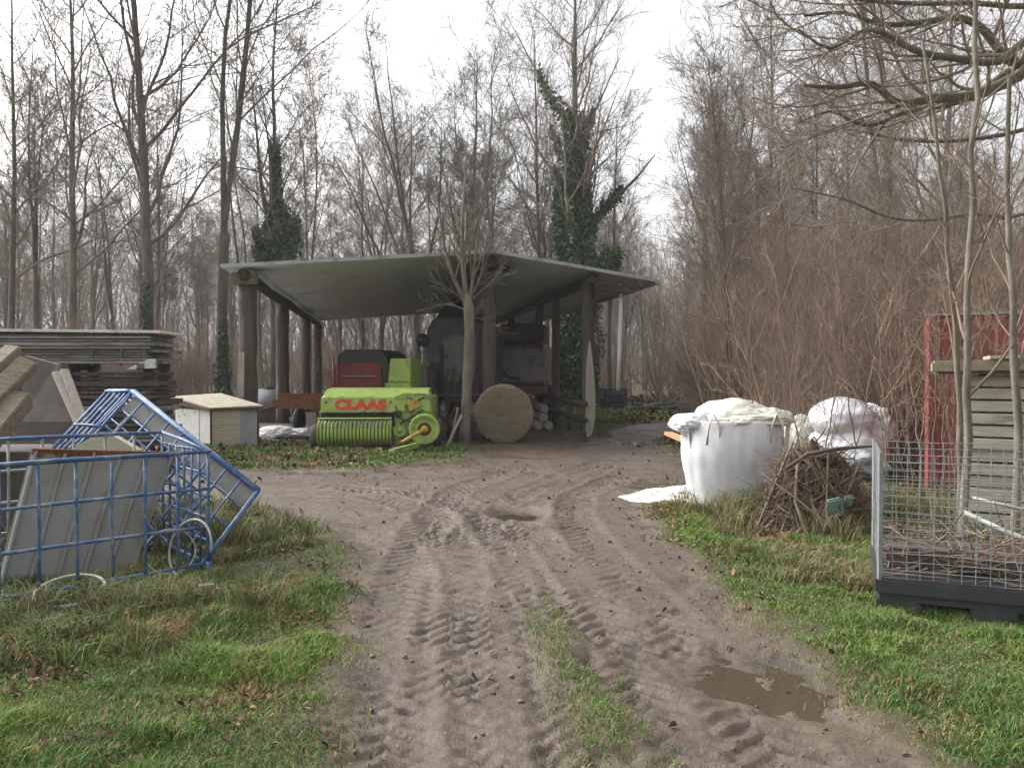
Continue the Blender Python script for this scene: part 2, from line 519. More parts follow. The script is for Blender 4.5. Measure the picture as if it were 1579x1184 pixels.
def axis(seg):
    out = []
    for a, b, s0, s1 in seg:
        x = a; 
        while x < b:
            out.append(x)
            t = (x - a) / (b - a)
            x += s0 * (s1 / s0) ** t
    out.append(seg[-1][1])
    return np.array(out)
ys = axis([(-20, 1.8, 3, .3), (1.8, 6, .011, .022), (6, 14, .022, .05), (14, 30, .06, .3), (30, 200, .5, 12)])
xh = axis([(0, 2.2, .017, .017), (2.2, 5, .018, .05), (5, 12, .06, .3), (12, 140, .4, 12)])
xs = np.concatenate([-xh[1:][::-1], xh])
XX, YY = np.meshgrid(xs, ys)
HH = height(XX.ravel(), YY.ravel()).reshape(XX.shape)
TN = trackness(XX.ravel(), YY.ravel()).reshape(XX.shape)

# soil material for everything off the track, mud for the track
def ground_mat(name, mud):
    m = bpy.data.materials.new(name)
    m.use_nodes = True
    nt = m.node_tree; L = nt.links.new
    b = nt.nodes['Principled BSDF']
    tc = nd(nt, 'ShaderNodeTexCoord')
    def nz(sc, det=6, ro=.65):
        n = nd(nt, 'ShaderNodeTexNoise'); n.inputs['Scale'].default_value = sc; n.inputs['Detail'].default_value = det; n.inputs['Roughness'].default_value = ro
        L(tc.outputs['Object'], n.inputs['Vector']); return n.outputs['Fac']
    def ramp(f, p0, p1, c0, c1):
        r = nd(nt, 'ShaderNodeValToRGB')
        r.color_ramp.elements[0].position = p0; r.color_ramp.elements[1].position = p1
        r.color_ramp.elements[0].color = (*c0, 1); r.color_ramp.elements[1].color = (*c1, 1)
        L(f, r.inputs['Fac']); return r.outputs['Color']
    def mix(f, a, c):
        x = nd(nt, 'ShaderNodeMix', data_type='RGBA'); L(f, x.inputs[0]); L(a, x.inputs[6])
        if isinstance(c, tuple): x.inputs[7].default_value = (*c, 1)
        else: L(c, x.inputs[7])
        return x.outputs[2]
    at_ = nd(nt, 'ShaderNodeAttribute', attribute_name='cover')
    sep = nd(nt, 'ShaderNodeSeparateColor'); L(at_.outputs['Color'], sep.inputs[0])
    mudc = ramp(nz(1.1), .35, .65, (.088, .064, .048), (.138, .103, .079))
    low_mix = ramp(sep.outputs[2], .1, .9, (0, 0, 0), (.8, .8, .8)); mudc = mix(low_mix, mudc, (.062, .046, .034))  # mud colour goes darker in the small hollows of the relief
    mudc = mix(ramp(nz(6, 8, .75), .47, .66, (0, 0, 0), (.6, .6, .6)), mudc, (.066, .05, .037))
    mudc = mix(ramp(nz(.9, 6, .7), .52, .66, (0, 0, 0), (.55, .55, .55)), mudc, (.10, .082, .05))
    mudc = mix(ramp(nz(45, 3, .6), .60, .70, (0, 0, 0), (.6, .6, .6)), mudc, (.18, .148, .118))
    litter = ramp(nz(2.5, 8, .75), .38, .62, (.075, .052, .033), (.135, .095, .062))
    litter = mix(ramp(nz(.35, 4), .48, .60, (0, 0, 0), (1, 1, 1)), litter, (.075, .085, .03))
    soil = ramp(nz(9, 8, .75), .38, .62, (.055, .043, .026), (.075, .09, .03))
    soil = mix(ramp(nz(1.8, 6), .50, .62, (0, 0, 0), (.8, .8, .8)), soil, (.10, .07, .045))
    far = mix(sep.outputs[1], litter, soil)
    col = mix(sep.outputs[0], far, mudc)
    L(col, b.inputs['Base Color'])
    rr = nd(nt, 'ShaderNodeMapRange'); L(nz(1.6, 5), rr.inputs[0]); rr.inputs[1].default_value = .35; rr.inputs[2].default_value = .65
    rr.inputs[3].default_value = .34 if mud else .85; rr.inputs[4].default_value = .74 if mud else .95
    if mud:
        wm = nd(nt, 'ShaderNodeMath', operation='MULTIPLY_ADD'); L(sep.outputs[2], wm.inputs[0]); wm.inputs[1].default_value = -.30; L(rr.outputs[0], wm.inputs[2])
        L(wm.outputs[0], b.inputs['Roughness'])
    else:
        L(rr.outputs[0], b.inputs['Roughness'])
    b.inputs['Specular IOR Level'].default_value = .35
    bp = nd(nt, 'ShaderNodeBump'); bp.inputs['Strength'].default_value = .9; bp.inputs['Distance'].default_value = .016
    L(nz(38, 5, .7), bp.inputs['Height']); L(bp.outputs[0], b.inputs['Normal'])
    return m

def grassy(x, y):
    """where grass grows (0..1)"""
    left = sdist(x, y, np.array([[-9, 1], [-.5, 1], [-.6, 3.2], [-.95, 4.6], [-1.3, 7], [-2.0, 8.3], [-3, 9.1], [-5, 10.2], [-9, 11]]))
    right = sdist(x, y, np.array([[1.6, 1], [9, 1], [9, 8], [5.0, 8.5], [3.2, 8.7], [2.4, 10.2], [1.4, 9.9], [1.45, 8.9], [1.4, 7.1], [1.5, 5], [1.6, 3.2]]))
    mid = sdist(x, y, np.array([[-5.6, 12.7], [-2.3, 12.6], [-.8, 14.4], [-.5, 15.6], [.9, 16.2], [.7, 17.4], [-5.8, 17.8], [-7.5, 17]]))
    fr = sdist(x, y, np.array([[2.6, 22.2], [3.5, 25], [9, 28], [16, 33], [6, 38], [1.5, 33], [1.6, 24]]))
    fr2 = sdist(x, y, np.array([[3.3, 16.5], [3.2, 19], [4.5, 20.5], [7, 22.5], [12, 24], [12, 12], [4.4, 11.5], [3.5, 13.5]]))
    d = np.maximum.reduce([left, right, mid, fr, fr2])
    strip = sstep(.13, -.02, np.abs(x - (.20 + .11 * (5.4 - y)))) * sstep(5.6, 4.9, y) * (y > 1) * sstep(-.4, .2, fbm(x * 6, y * 4, 3) + .1)
    return np.maximum(sstep(-.15, .25, d), strip)

GR = grassy(XX.ravel(), YY.ravel()).reshape(XX.shape)
nr, nc = XX.shape
idx = np.arange(nr * nc).reshape(nr, nc)
Q = np.stack([idx[:-1, :-1], idx[:-1, 1:], idx[1:, 1:], idx[1:, :-1]], -1).reshape(-1, 4)
tq = TN.ravel()[Q].mean(1) > 0
V = np.column_stack([XX.ravel(), YY.ravel(), HH.ravel()])
TM = np.where((np.abs(XX) < 1.0) & (YY < 5.8), np.maximum(sstep(-.14, .10, TN), .62), sstep(-.14, .10, TN)).ravel()
def blur(a, k):
    for ax_ in (0, 1):
        c = np.cumsum(np.pad(a, [(k + 1, k) if q == ax_ else (0, 0) for q in (0, 1)], mode='edge'), axis=ax_)
        a = (np.take(c, range(2 * k + 1, c.shape[ax_]), axis=ax_) - np.take(c, range(0, c.shape[ax_] - 2 * k - 1), axis=ax_)) / (2 * k + 1)
    return a
LOW = sstep(.002, .022, blur(HH, 14) - HH)
TM = TM * np.where((np.abs(XX.ravel() - (.20 + .11 * (5.4 - YY.ravel()))) < .3) & (YY.ravel() < 5.8), 1, 1)
CV = np.column_stack([TM, GR.ravel(), LOW.ravel()])
def sub(name, Qs, m):
    u, inv = np.unique(Qs, return_inverse=True)
    o = mesh_np(name, V[u], [inv.reshape(-1, 4)], m, smooth=True)
    ca = o.data.color_attributes.new('cover', 'FLOAT_COLOR', 'POINT')
    ca.data.foreach_set('color', np.column_stack([CV[u], np.ones(len(u))]).astype(np.float32).ravel())
    o['kind'] = 'structure'
    return o
sub('ground', Q[~tq], ground_mat('soil', False))
sub('muddy_track', Q[tq], ground_mat('mud', True))

# puddles: level water in the hollows
water = bpy.data.materials.new('puddle_water')
water.use_nodes = True
wb = water.node_tree.nodes['Principled BSDF']
wb.inputs['Base Color'].default_value = (.060, .046, .030, 1)
wb.inputs['Roughness'].default_value = .03
wb.inputs['IOR'].default_value = 1.33
wnz = nd(water.node_tree, 'ShaderNodeTexNoise'); wnz.inputs['Scale'].default_value = 9
wbp = nd(water.node_tree, 'ShaderNodeBump'); wbp.inputs['Strength'].default_value = .06
water.node_tree.links.new(wnz.outputs['Fac'], wbp.inputs['Height']); water.node_tree.links.new(wbp.outputs[0], wb.inputs['Normal'])
for cx, cy, rx, ry, an, dp in PUDDLES:
    c, s = math.cos(an), math.sin(an)
    ring = [(cx + rx * 1.5 * math.cos(t) * c - ry * 1.5 * math.sin(t) * s, cy + rx * 1.5 * math.cos(t) * s + ry * 1.5 * math.sin(t) * c) for t in np.linspace(0, 2 * math.pi, 33)[:-1]]
    hs = [hz(x, y) for x, y in ring]
    gx, gy = np.meshgrid(np.linspace(-1, 1, 25), np.linspace(-1, 1, 25))
    inside = height(cx + gx.ravel() * rx, cy + gy.ravel() * ry)
    gq = (gx.ravel() ** 2 + gy.ravel() ** 2) < .8
    lvl = float(np.percentile(inside[gq], 62 if rx < .4 else 46))
    mb = MB(); mb.add([(x, y, lvl) for x, y in ring], [tuple(range(32))])
    tag(mb.build('puddle', water), kind='structure')

# ------------------------------------------------------------------ growing trees
def nrm(a):
    return a / (np.linalg.norm(a, axis=-1, keepdims=True) + 1e-9)

def walk(rng, S, D, L, r0, k, wob, up, tip=.35):
    N = len(S)
    P = np.zeros((N, k, 3)); Rr = np.zeros((N, k))
    P[:, 0] = S; d = D.copy()
    for i in range(1, k):
        d = nrm(d + wob * rng.normal(size=(N, 3)) + np.array([0, 0, 1.]) * up)
        P[:, i] = P[:, i - 1] + d * (L / (k - 1))[:, None]
    t = np.linspace(0, 1, k)[None]
    Rr[:] = r0[:, None] * (1 - (1 - tip) * t)
    return P, Rr

def straighten(P, k):
    n = P.shape[1]; t = (np.linspace(0, 1, n))[None, :, None]
    dr = (P[:, -1:] - P[:, :1]) * np.array([1, 1, 0]); return P - dr * t * k

def branch(rng, P, Rd, m, t0, t1, ang, lf, k, wob, up, rf, tip=.3, lshape=.5, azbias=None):
    N, kk, _ = P.shape
    L = np.linalg.norm(np.diff(P, axis=1), axis=2).sum(1)
    t = t0 + (t1 - t0) * (np.arange(m)[None] + rng.random((N, m))) / m
    f = t * (kk - 1); j = np.minimum(f.astype(int), kk - 2); w = (f - j)[..., None]
    ii = np.arange(N)[:, None]
    S = P[ii, j] * (1 - w) + P[ii, j + 1] * w
    pd = nrm(P[ii, j + 1] - P[ii, j])
    rr = Rd[ii, j] * (1 - w[..., 0]) + Rd[ii, j + 1] * w[..., 0]
    az = rng.random((N, 1)) * 6.283 + np.arange(m)[None] * 2.399 + rng.normal(size=(N, m)) * .5
    ref = np.where(np.abs(pd[..., 2:3]) > .8, np.array([1., 0, 0]), np.array([0, 0, 1.]))
    A = nrm(np.cross(pd, ref)); B = np.cross(pd, A)
    pr = A * np.cos(az)[..., None] + B * np.sin(az)[..., None]
    an = (ang * (1 + .25 * rng.normal(size=(N, m))))[..., None]
    D = nrm(pd * np.cos(an) + pr * np.sin(an))
    ln = L[:, None] * lf * (1 - lshape * (t - t0) / max(1e-6, t1 - t0)) * (.7 + .6 * rng.random((N, m)))
    r0 = rr * rf * (.75 + .4 * rng.random((N, m)))
    return walk(rng, S.reshape(-1, 3), D.reshape(-1, 3), ln.ravel(), r0.ravel(), k, wob, up, tip)

def tree_geo(seed, H=20., r=.2, kind='tall', fine=1.0, rmin=.006):
    rng = rngf(seed)
    trunk = []; crown = []
    if kind == 'tall':
        S = np.zeros((1, 3)); D = nrm(np.array([[rng.normal() * .03, rng.normal() * .03, 1.]]))
        P, Q_ = walk(rng, S, D, np.array([H * .93]), np.array([r]), 18, .02, .02, .12); P = straighten(P, .85)
        Q_[0, 0] *= 1.45; Q_[0, 1] *= 1.05
        trunk.append((P, Q_, 9))
        P1, R1 = branch(rng, P, Q_, int(22), .26, .97, .72, .34, 9, .10, .075, .48, .2, .5)
    elif kind == 'vase':
        S = np.zeros((1, 3)); D = nrm(np.array([[rng.normal() * .04, rng.normal() * .04, 1.]]))
        P, Q_ = walk(rng, S, D, np.array([H * .42]), np.array([r]), 9, .016, .02, .75)
        Q_[0, 0] *= 1.4
        trunk.append((P, Q_, 9))
        Pa, Ra = branch(rng, P, Q_, 7, .5, 1.0, .29, 1.28, 14, .055, .075, .60, .12, .05)
        trunk.append((Pa, Ra, 6))
        P1, R1 = branch(rng, Pa, Ra, 8, .18, .95, .7, .36, 8, .11, .04, .50, .2, .5)
    elif kind == 'fork':
        S = np.zeros((1, 3)); D = nrm(np.array([[rng.normal() * .02, rng.normal() * .02, 1.]]))
        P, Q_ = walk(rng, S, D, np.array([H * .30]), np.array([r]), 7, .016, .02, .85)
        Q_[0, 0] *= 1.4
        trunk.append((P, Q_, 9))
        Pa, Ra = branch(rng, P, Q_, 3, .8, 1.0, .09, 2.3, 16, .035, .06, .72, .12, .1); Pa = straighten(Pa, .35)
        trunk.append((Pa, Ra, 7))
        P1, R1 = branch(rng, Pa, Ra, 13, .22, .97, .75, .30, 8, .11, .05, .48, .2, .5)
    elif kind == 'slim':
        n = rng.integers(1, 3)
        S = np.zeros((n, 3)); S[:, :2] = rng.normal(size=(n, 2)) * .25
        D = nrm(np.column_stack([rng.normal(size=n) * .07, rng.normal(size=n) * .07, np.ones(n)]))
        P, Q_ = walk(rng, S, D, H * (.75 + .2 * rng.random(n)), r * (.7 + .3 * rng.random(n)), 14, .025, .03, .14); P = straighten(P, .7)
        trunk.append((P, Q_, 7))
        P1, R1 = branch(rng, P, Q_, 15, .35, .97, .5, .22, 7, .10, .08, .5, .25, .4)
    P2, R2 = branch(rng, P1, R1, 8, .12, .97, .68, .46, 6, .11, .035, .52, .3, .35)
    P3, R3 = branch(rng, P2, R2, max(2, int(5 * fine)), .15, 1.0, .7, .5, 5, .13, .025, .62, .4, .3)
    P4, R4 = branch(rng, P3, R3, 4, .1, 1.0, .7, .7, 3, .09, .03, .8, .6, .2)
    crown.append((P1, np.maximum(R1, .012), 5))
    crown.append((P2, np.maximum(R2, rmin * 1.5), 4))
    crown.append((P3, np.maximum(R3, rmin), 3))
    crown.append((P4, np.maximum(R4, rmin * .75), 3))
    return trunk, crown

def make_tree(name, seed, H, r, kind, label, cat, loc, fine=1.0, bm='bark', cm='twig', group=None, rmin=.006):
    t = thing(name, label, cat, loc, 0, group)
    tr, cr = tree_geo(seed, H, r, kind, fine, rmin)
    tube_obj('trunk', tr, M[bm], t)
    tube_obj('crown', cr, M[cm], t)
    t['h'] = H
    return t

# leaf clumps (ivy, holly)
def leaf_cloud(name, C, size, rng, c0, c1, m, parent=None, flat=0.0):
    N = len(C)
    n = nrm(rng.normal(size=(N, 3)) + np.array([0, -.3, .5]))
    a = nrm(np.cross(n, rng.normal(size=(N, 3)))); b = np.cross(n, a)
    s = size * (.6 + .8 * rng.random((N, 1)))
    V = np.stack([C - a * s, C - b * s * .6 + n * s * .15, C + a * s, C + b * s * .6 + n * s * .15], 1).reshape(-1, 3)
    F = np.arange(N * 4).reshape(N, 4)
    t = rng.random((N, 1)) ** 1.3
    col = np.array(c0) * (1 - t) + np.array(c1) * t
    return mesh_np(name, V, [F], m, cols=np.repeat(col, 4, axis=0), parent=parent)

def ivy_on(parent, rng, P, rad, n, top, size=.07):
    """leaves round a polyline P (k,3); rad = function of t"""
    k = len(P)
    t = rng.random(n) ** .8
    t = t * np.where(t > .8, 1 - .35 * rng.random(n), 1)
    f = t * (k - 1); j = np.minimum(f.astype(int), k - 2); w = (f - j)[:, None]
    C = P[j] * (1 - w) + P[j + 1] * w
    az = rng.random(n) * 6.283
    # lumpy outline
    lump = .35 + .85 * vnoise(az * 1.1 + 9, t * 10) + .5 * vnoise(az * 3, t * 28)
    rr = rad(t) * lump * (.55 + .45 * rng.random(n) ** .4)
    C = C + np.column_stack([np.cos(az) * rr, np.sin(az) * rr, rng.normal(size=n) * .15])
    return leaf_cloud('ivy', C, size, rng, (.04, .07, .03), (.12, .17, .07), M['ivy'], parent)

def px(u, Y):
    return (u - 789.5) / F_PX * Y

def tree_loc(u, Y):
    x = px(u, Y)
    return (x, Y, hz(x, Y) - .08)

# prototypes used first as themselves, then copied
rnd = random.Random(11)
PROTO = []
specs = [('tall', 21, .19), ('vase', 21, .23), ('fork', 21, .20), ('tall', 20, .16), ('vase', 19, .17), ('slim', 17, .12), ('slim', 15, .09), ('fork', 19, .16), ('tall', 22, .22)]
KEY = [  # u, depth, proto, height scale, label
    (18, 33, 3, 1.0, 'slender bare tree at the far left edge above the panel stack'),
    (58, 36, 7, 1.0, 'forked bare tree second from the left edge of the wood'),
    (112, 31, 0, .98, 'dark straight bare tree left of the big grey one'),
    (222, 30, 8, 1.12, 'tallest thick grey bare tree standing over the left part of the wood'),
    (262, 40, 5, 1.1, 'slim pale stem right of the tallest left tree'),
    (345, 29, 2, 1.05, 'tall forked bare tree just left of the shed roof corner'),
    (480, 38, 6, 1.2, 'slim bare tree right of the small ivy covered tree'),
    (590, 48, 4, .93, 'spreading bare tree at the left of the group above the shed roof'),
    (645, 40, 1, .92, 'broad vase shaped bare tree rising behind the middle of the shed roof'),
    (722, 42, 4, 1.02, 'bare tree directly behind the ridge of the shed roof'),
    (826, 40, 3, 1.0, 'dark slender bare tree just left of the big ivy covered tree'),
    (962, 37, 5, 1.0, 'slim bare tree right of the big ivy tree above the roof corner'),
    (1082, 42, 7, .93, 'forked bare tree right of the sky gap'),
    (1110, 38, 4, .95, 'spreading bare tree rising from the brown thicket'),
    (1182, 33, 0, .90, 'straight grey bare tree above the brown thicket'),
    (1250, 36, 7, .95, 'forked bare tree behind the tall thicket right of the grey one'),
    (1372, 24, 2, .78, 'thick dark forked bare tree behind the red steel shed'),
    (1440, 27, 8, .80, 'thick bare trunk between the saplings right of the red shed corner'),
]
for i, (kd, H, r) in enumerate(specs):
    PROTO.append(None)
for (u, Y, p, s, lab) in KEY:
    kd, H, r = specs[p]
    if PROTO[p] is None:
        t = make_tree('bare_tree', 100 + p, H, r, kd, lab, 'tree', tree_loc(u, Y), fine=1.25, rmin=.0058)
        t.rotation_euler = (0, 0, rnd.uniform(0, 6.28)); t.scale = (s, s, s)
        PROTO[p] = t
    else:
        dup(PROTO[p], tree_loc(u, Y), rnd.uniform(0, 6.28), s, lab)

# the rest of the wood
zones = [(-60, 330, 'bare tree in the wood behind the panel stack on the left', 'trees of the left wood'),
         (330, 760, 'bare tree in the wood behind the left half of the open shed', 'trees behind the left of the shed'),
         (760, 1010, 'bare tree in the wood behind the right half of the open shed', 'trees behind the right of the shed'),
         (1010, 1660, 'bare tree in the wood behind the brown thicket', 'trees behind the thicket')]
def add_wood(n, Y0, Y1, s0, s1, seed, which, gap=True):
    rr = random.Random(seed)
    for i in range(n):
        u = -60 + (i + rr.random()) * 1720 / n
        Y = rr.uniform(Y0, Y1)
        if gap and 985 < u < 1050 and Y < 60: Y += 22
        sc = rr.uniform(s0, s1)
        # the tree line dips on both sides of the middle, as seen over the shed
        dip = .80 if 480 < u < 580 else (.80 if 970 < u < 1070 else 1.0)
        p = rr.choice(which)
        z = [z for z in zones if z[0] <= u < z[1]][0] if u < 1660 else zones[-1]
        far = Y > 52
        lab = z[2] + (', far back' if far else ', near row')
        dup(PROTO[p], tree_loc(u, Y), rr.uniform(0, 6.28), sc * dip, lab, z[3] + (' far back' if far else ' near row'), (rr.uniform(-.025, .025), rr.uniform(-.025, .025)))
add_wood(34, 36, 50, .62, .88, 1, [0, 3, 5, 6, 7, 2, 6, 5])
add_wood(36, 53, 72, .70, .95, 2, [0, 1, 3, 4, 5, 7, 6])
add_wood(44, 74, 105, .80, 1.02, 3, [0, 1, 3, 4, 7, 5])

# two ivy covered trees
t = make_tree('ivy_covered_tree', 301, 20.5, .30, 'tall', 'big bare tree with trunk and limbs wrapped in dark ivy behind the shed', 'tree', tree_loc(890, 34), fine=1.3, rmin=.0058)
IVY_LIMBS = tree_geo(301, 20.5, .30, 'tall', 1.3, .0058)[1][0][0]
rg = rngf(5)
tp = np.array([[0, 0, 0], [.0, 0, 3], [0, 0, 6], [-.05, 0, 9], [-.1, 0, 12.4]], float)
iv = []
def ivy_pts(P, rad, n):
    k = len(P); t = rg.random(n); f = t * (k - 1); j = np.minimum(f.astype(int), k - 2); w = (f - j)[:, None]
    C = P[j] * (1 - w) + P[j + 1] * w; az = rg.random(n) * 6.283
    rr_ = rad(t) * (.35 + .85 * vnoise(az * 1.1 + 9, t * 9) + .5 * vnoise(az * 3, t * 26)) * (.5 + .5 * rg.random(n) ** .4)
    return C + np.column_stack([np.cos(az) * rr_, np.sin(az) * rr_, rg.normal(size=n) * .18])
iv.append(ivy_pts(tp, lambda q: .95 - .5 * q, 15000))
for q_, L_ in enumerate(sorted(IVY_LIMBS, key=lambda a: a[0, 2])[:12]):
    iv.append(ivy_pts(L_[:3 + q_ % 3], lambda q: .36 * (1 - q) ** .8 + .03, 420 + 90 * (q_ % 4)))
iv.append(ivy_pts(np.array([[.2, -.2, 4.2], [1.0, -.2, 5.6], [1.5, -.2, 6.6]], float), lambda q: .6 - .5 * np.abs(q - .5), 3200))
iv.append(ivy_pts(np.array([[-.1, 0, 5], [-.7, 0, 7.4], [-.8, 0, 10.0]], float), lambda q: .5 - .3 * q, 3200))
iv.append(ivy_pts(np.array([[.1, 0, 6.6], [.9, -.1, 8.3], [1.9, -.1, 9.2]], float), lambda q: .30 - .26 * q, 1100))
leaf_cloud('ivy', np.concatenate(iv), .088, rg, (.04, .07, .03), (.12, .17, .07), M['ivy'], t)
tb = MB(); tb.tube([(.1, 0, 6.6), (.9, -.1, 8.3), (1.9, -.1, 9.2), (2.6, -.1, 9.9), (3.3, 0, 10.8)], [.13, .11, .08, .05, .02], 7)
tb.build('limb', M['bark'], t, True)
t = make_tree('ivy_covered_tree', 302, 17, .22, 'fork', 'smaller tree wrapped in a cone of dark ivy left of the shed roof', 'tree', tree_loc(425, 33), fine=1.2, rmin=.0058)
iv = [ivy_pts(np.array([[.1, 0, 4.6], [.0, 0, 6.5], [.1, 0, 8.2], [.0, 0, 10.8]], float), lambda q: .18 + .62 * np.exp(-((q - .35) / .25) ** 2), 6000),
      ivy_pts(np.array([[.2, 0, 5.6], [.6, -.2, 7.0], [.9, -.2, 7.8]], float), lambda q: .5 - .3 * q, 1500), ivy_pts(np.array([[0, 0, 5.2], [-.5, .1, 6.2], [-.8, .1, 7.4]], float), lambda q: .45 - .3 * q, 1300)]
leaf_cloud('ivy', np.concatenate(iv), .085, rg, (.04, .07, .03), (.12, .17, .07), M['ivy'], t)
# ivy on the lower trunk of two others
for (u, Y, hh, rr_) in ((225, 29.8, 5.2, .55), (344, 28.8, 4.2, .40)):
    c = tree_loc(u, Y)
    pp = thing('ivy_bush', {225: 'dull green ivy round the foot of the tallest left tree', 115: 'ivy round the foot of the dark straight tree on the left', 344: 'ivy round the foot of the tall forked tree by the shed corner'}[u], 'ivy', c)
    o_ = ivy_on(pp, rg, np.array([[0, 0, 0], [0, 0, hh * .5], [0, 0, hh]], float), lambda q, r_=rr_: r_ * (.9 - .8 * q), 1700, hh, .065)

# far wood read as one mass
def stem_mass(name, n, u0, u1, Y0, Y1, h0, h1, r0, seed, m, k2=5, lean=.12, lf=.35, k3=3):
    rg = rngf(seed)
    Y = Y0 + (Y1 - Y0) * rg.random(n); u = u0 + (u1 - u0) * rg.random(n)
    X = (u - 789.5) / F_PX * Y
    S = np.column_stack([X, Y, np.zeros(n) - .05])
    D = nrm(np.column_stack([rg.normal(size=n) * lean, rg.normal(size=n) * lean, np.ones(n)]))
    P, Q_ = walk(rg, S, D, h0 + (h1 - h0) * rg.random(n), r0 * (.5 + rg.random(n)), 7, .06, .03, .25)
    g = [(P, Q_, 4)]
    P1, R1 = branch(rg, P, Q_, k2, .12, .97, .6, lf, 5, .12, .05, .5, .4, .4)
    g.append((P1, np.maximum(R1, r0 * .16), 3))
    if k3:
        P2, R2 = branch(rg, P1, R1, k3, .1, 1.0, .6, .5, 4, .14, .03, .6, .5, .3)
        g.append((P2, np.maximum(R2, r0 * .11), 3))
    o = tube_obj(name, g, m)
    return o
tag(stem_mass('distant_wood', 900, -120, 1700, 90, 135, 13, 18, .10, 21, M['twig'], 9), 'far mass of bare trunks and twigs closing the wood', 'woodland', kind='stuff')
M['twig_tan'] = mat('twig_tan', (.36, .29, .215), (.22, .175, .13), 2, .9)
tag(stem_mass('thicket_brush', 420, 1075, 1640, 15, 31, 2.0, 5.2, .013, 23, M['twig_tan'], 10, .25, .4, 5), 'pale tan tangle of thin stems and twigs filling the thicket', 'brushwood', kind='stuff')
tag(stem_mass('undergrowth', 1500, -120, 1700, 33, 75, 1.6, 4.5, .035, 22, M['twig'], 8, .3), 'tangle of brown brushwood and young stems on the woodland floor', 'undergrowth', kind='stuff')

# ------------------------------------------------------------------ thicket shrubs on the right
def make_shrub(name, seed, n, H, r, label, loc, m, spread=.35, k2=9, k3=5, group=None):
    rg = rngf(seed)
    t = thing(name, label, 'shrub', loc, 0, group)
    S = np.zeros((n, 3)); S[:, :2] = rg.normal(size=(n, 2)) * .28
    D = nrm(np.column_stack([rg.normal(size=n) * spread, rg.normal(size=n) * spread, np.ones(n)]))
    P, Q_ = walk(rg, S, D, H * (.5 + .5 * rg.random(n)), r * (.5 + .7 * rg.random(n)), 9, .07, .02, .25)
    P1, R1 = branch(rg, P, Q_, k2, .15, .97, .5, .36, 6, .10, .05, .6, .4, .5)
    P2, R2 = branch(rg, P1, R1, k3, .15, 1.0, .6, .55, 4, .14, .02, .7, .5, .3)
    tube_obj('stems', [(P, Q_, 5)], m, t)
    tube_obj('twigs', [(P1, np.maximum(R1, .0035), 3), (P2, np.maximum(R2, .0028), 3)], m, t)
    return t
sh1 = make_shrub('hazel_shrub', 401, 26, 5.0, .016, 'tall red brown twiggy shrub behind the brushwood pile', tree_loc(1345, 13.2), M['twig_red'])
sh2 = make_shrub('hazel_shrub', 402, 30, 4.6, .014, 'dense red brown twiggy shrub behind the second white bag', tree_loc(1270, 15), M['twig_red'], .28)
sh3 = make_shrub('hazel_shrub', 403, 22, 4.2, .015, 'leaning twiggy shrub left of the red steel shed', tree_loc(1385, 11.5), M['twig_red'], .45)
rr = random.Random(5)
GR_TH = 'twiggy shrubs of the brown thicket'
for i in range(44):
    Y = 15.5 + 17 * (i / 44.0) + rr.uniform(-.6, .6)
    u = rr.uniform(1090 if Y < 22 else (1045 if Y < 27 else 985), 1600)
    s = rr.uniform(.8, 1.2) * (1 + .02 * (Y - 15)) * (.66 if u < 1120 else (1 if u < 1300 else 1.15))
    dup([sh1, sh2, sh3][i % 3], tree_loc(u, Y), rr.uniform(0, 6.28), s, 'twiggy red brown shrub in the thicket right of the shed', GR_TH)
for i in range(9):
    Y = rr.uniform(9.8, 15); u = (1225, 1240, 1375, 1365, 1405, 1232, 1372, 1390, 1400)[i] + rr.uniform(-8, 8)
    if Y < 12: Y += 2.2
    dup([sh1, sh2, sh3][i % 3], tree_loc(u, Y), rr.uniform(0, 6.28), rr.uniform(.55, .8), 'twiggy red brown shrub in the thicket right of the shed', GR_TH)
for i in range(14):
    Y = rr.uniform(15.5, 27); u = 1110 + i * 32 + rr.uniform(-10, 10)
    dup(PROTO[5 + (i % 2)], tree_loc(u, Y), rr.uniform(0, 6.28), (.55, .55, rr.uniform(.48, .68)) , 'slim pole stage young tree standing in the brown thicket', 'young trees in the thicket', (rr.uniform(-.06, .06), rr.uniform(-.06, .06)))
for i in range(12):
    Y = rr.uniform(26, 34); u = 20 + i * 30 + rr.uniform(-12, 12)
    dup([sh1, sh2, sh3][i % 3], tree_loc(u, Y), rr.uniform(0, 6.28), rr.uniform(.55, .9), 'low twiggy shrub at the wood edge left of the shed', 'shrubs along the left wood edge')
for i in range(10):
    Y = rr.uniform(38, 44); u = 470 + i * 50 + rr.uniform(-18, 18)
    dup([sh1, sh2, sh3][i % 3], tree_loc(u, Y), rr.uniform(0, 6.28), rr.uniform(.6, .9), 'low twiggy shrub in the wood seen behind the shed', 'shrubs seen through the shed')

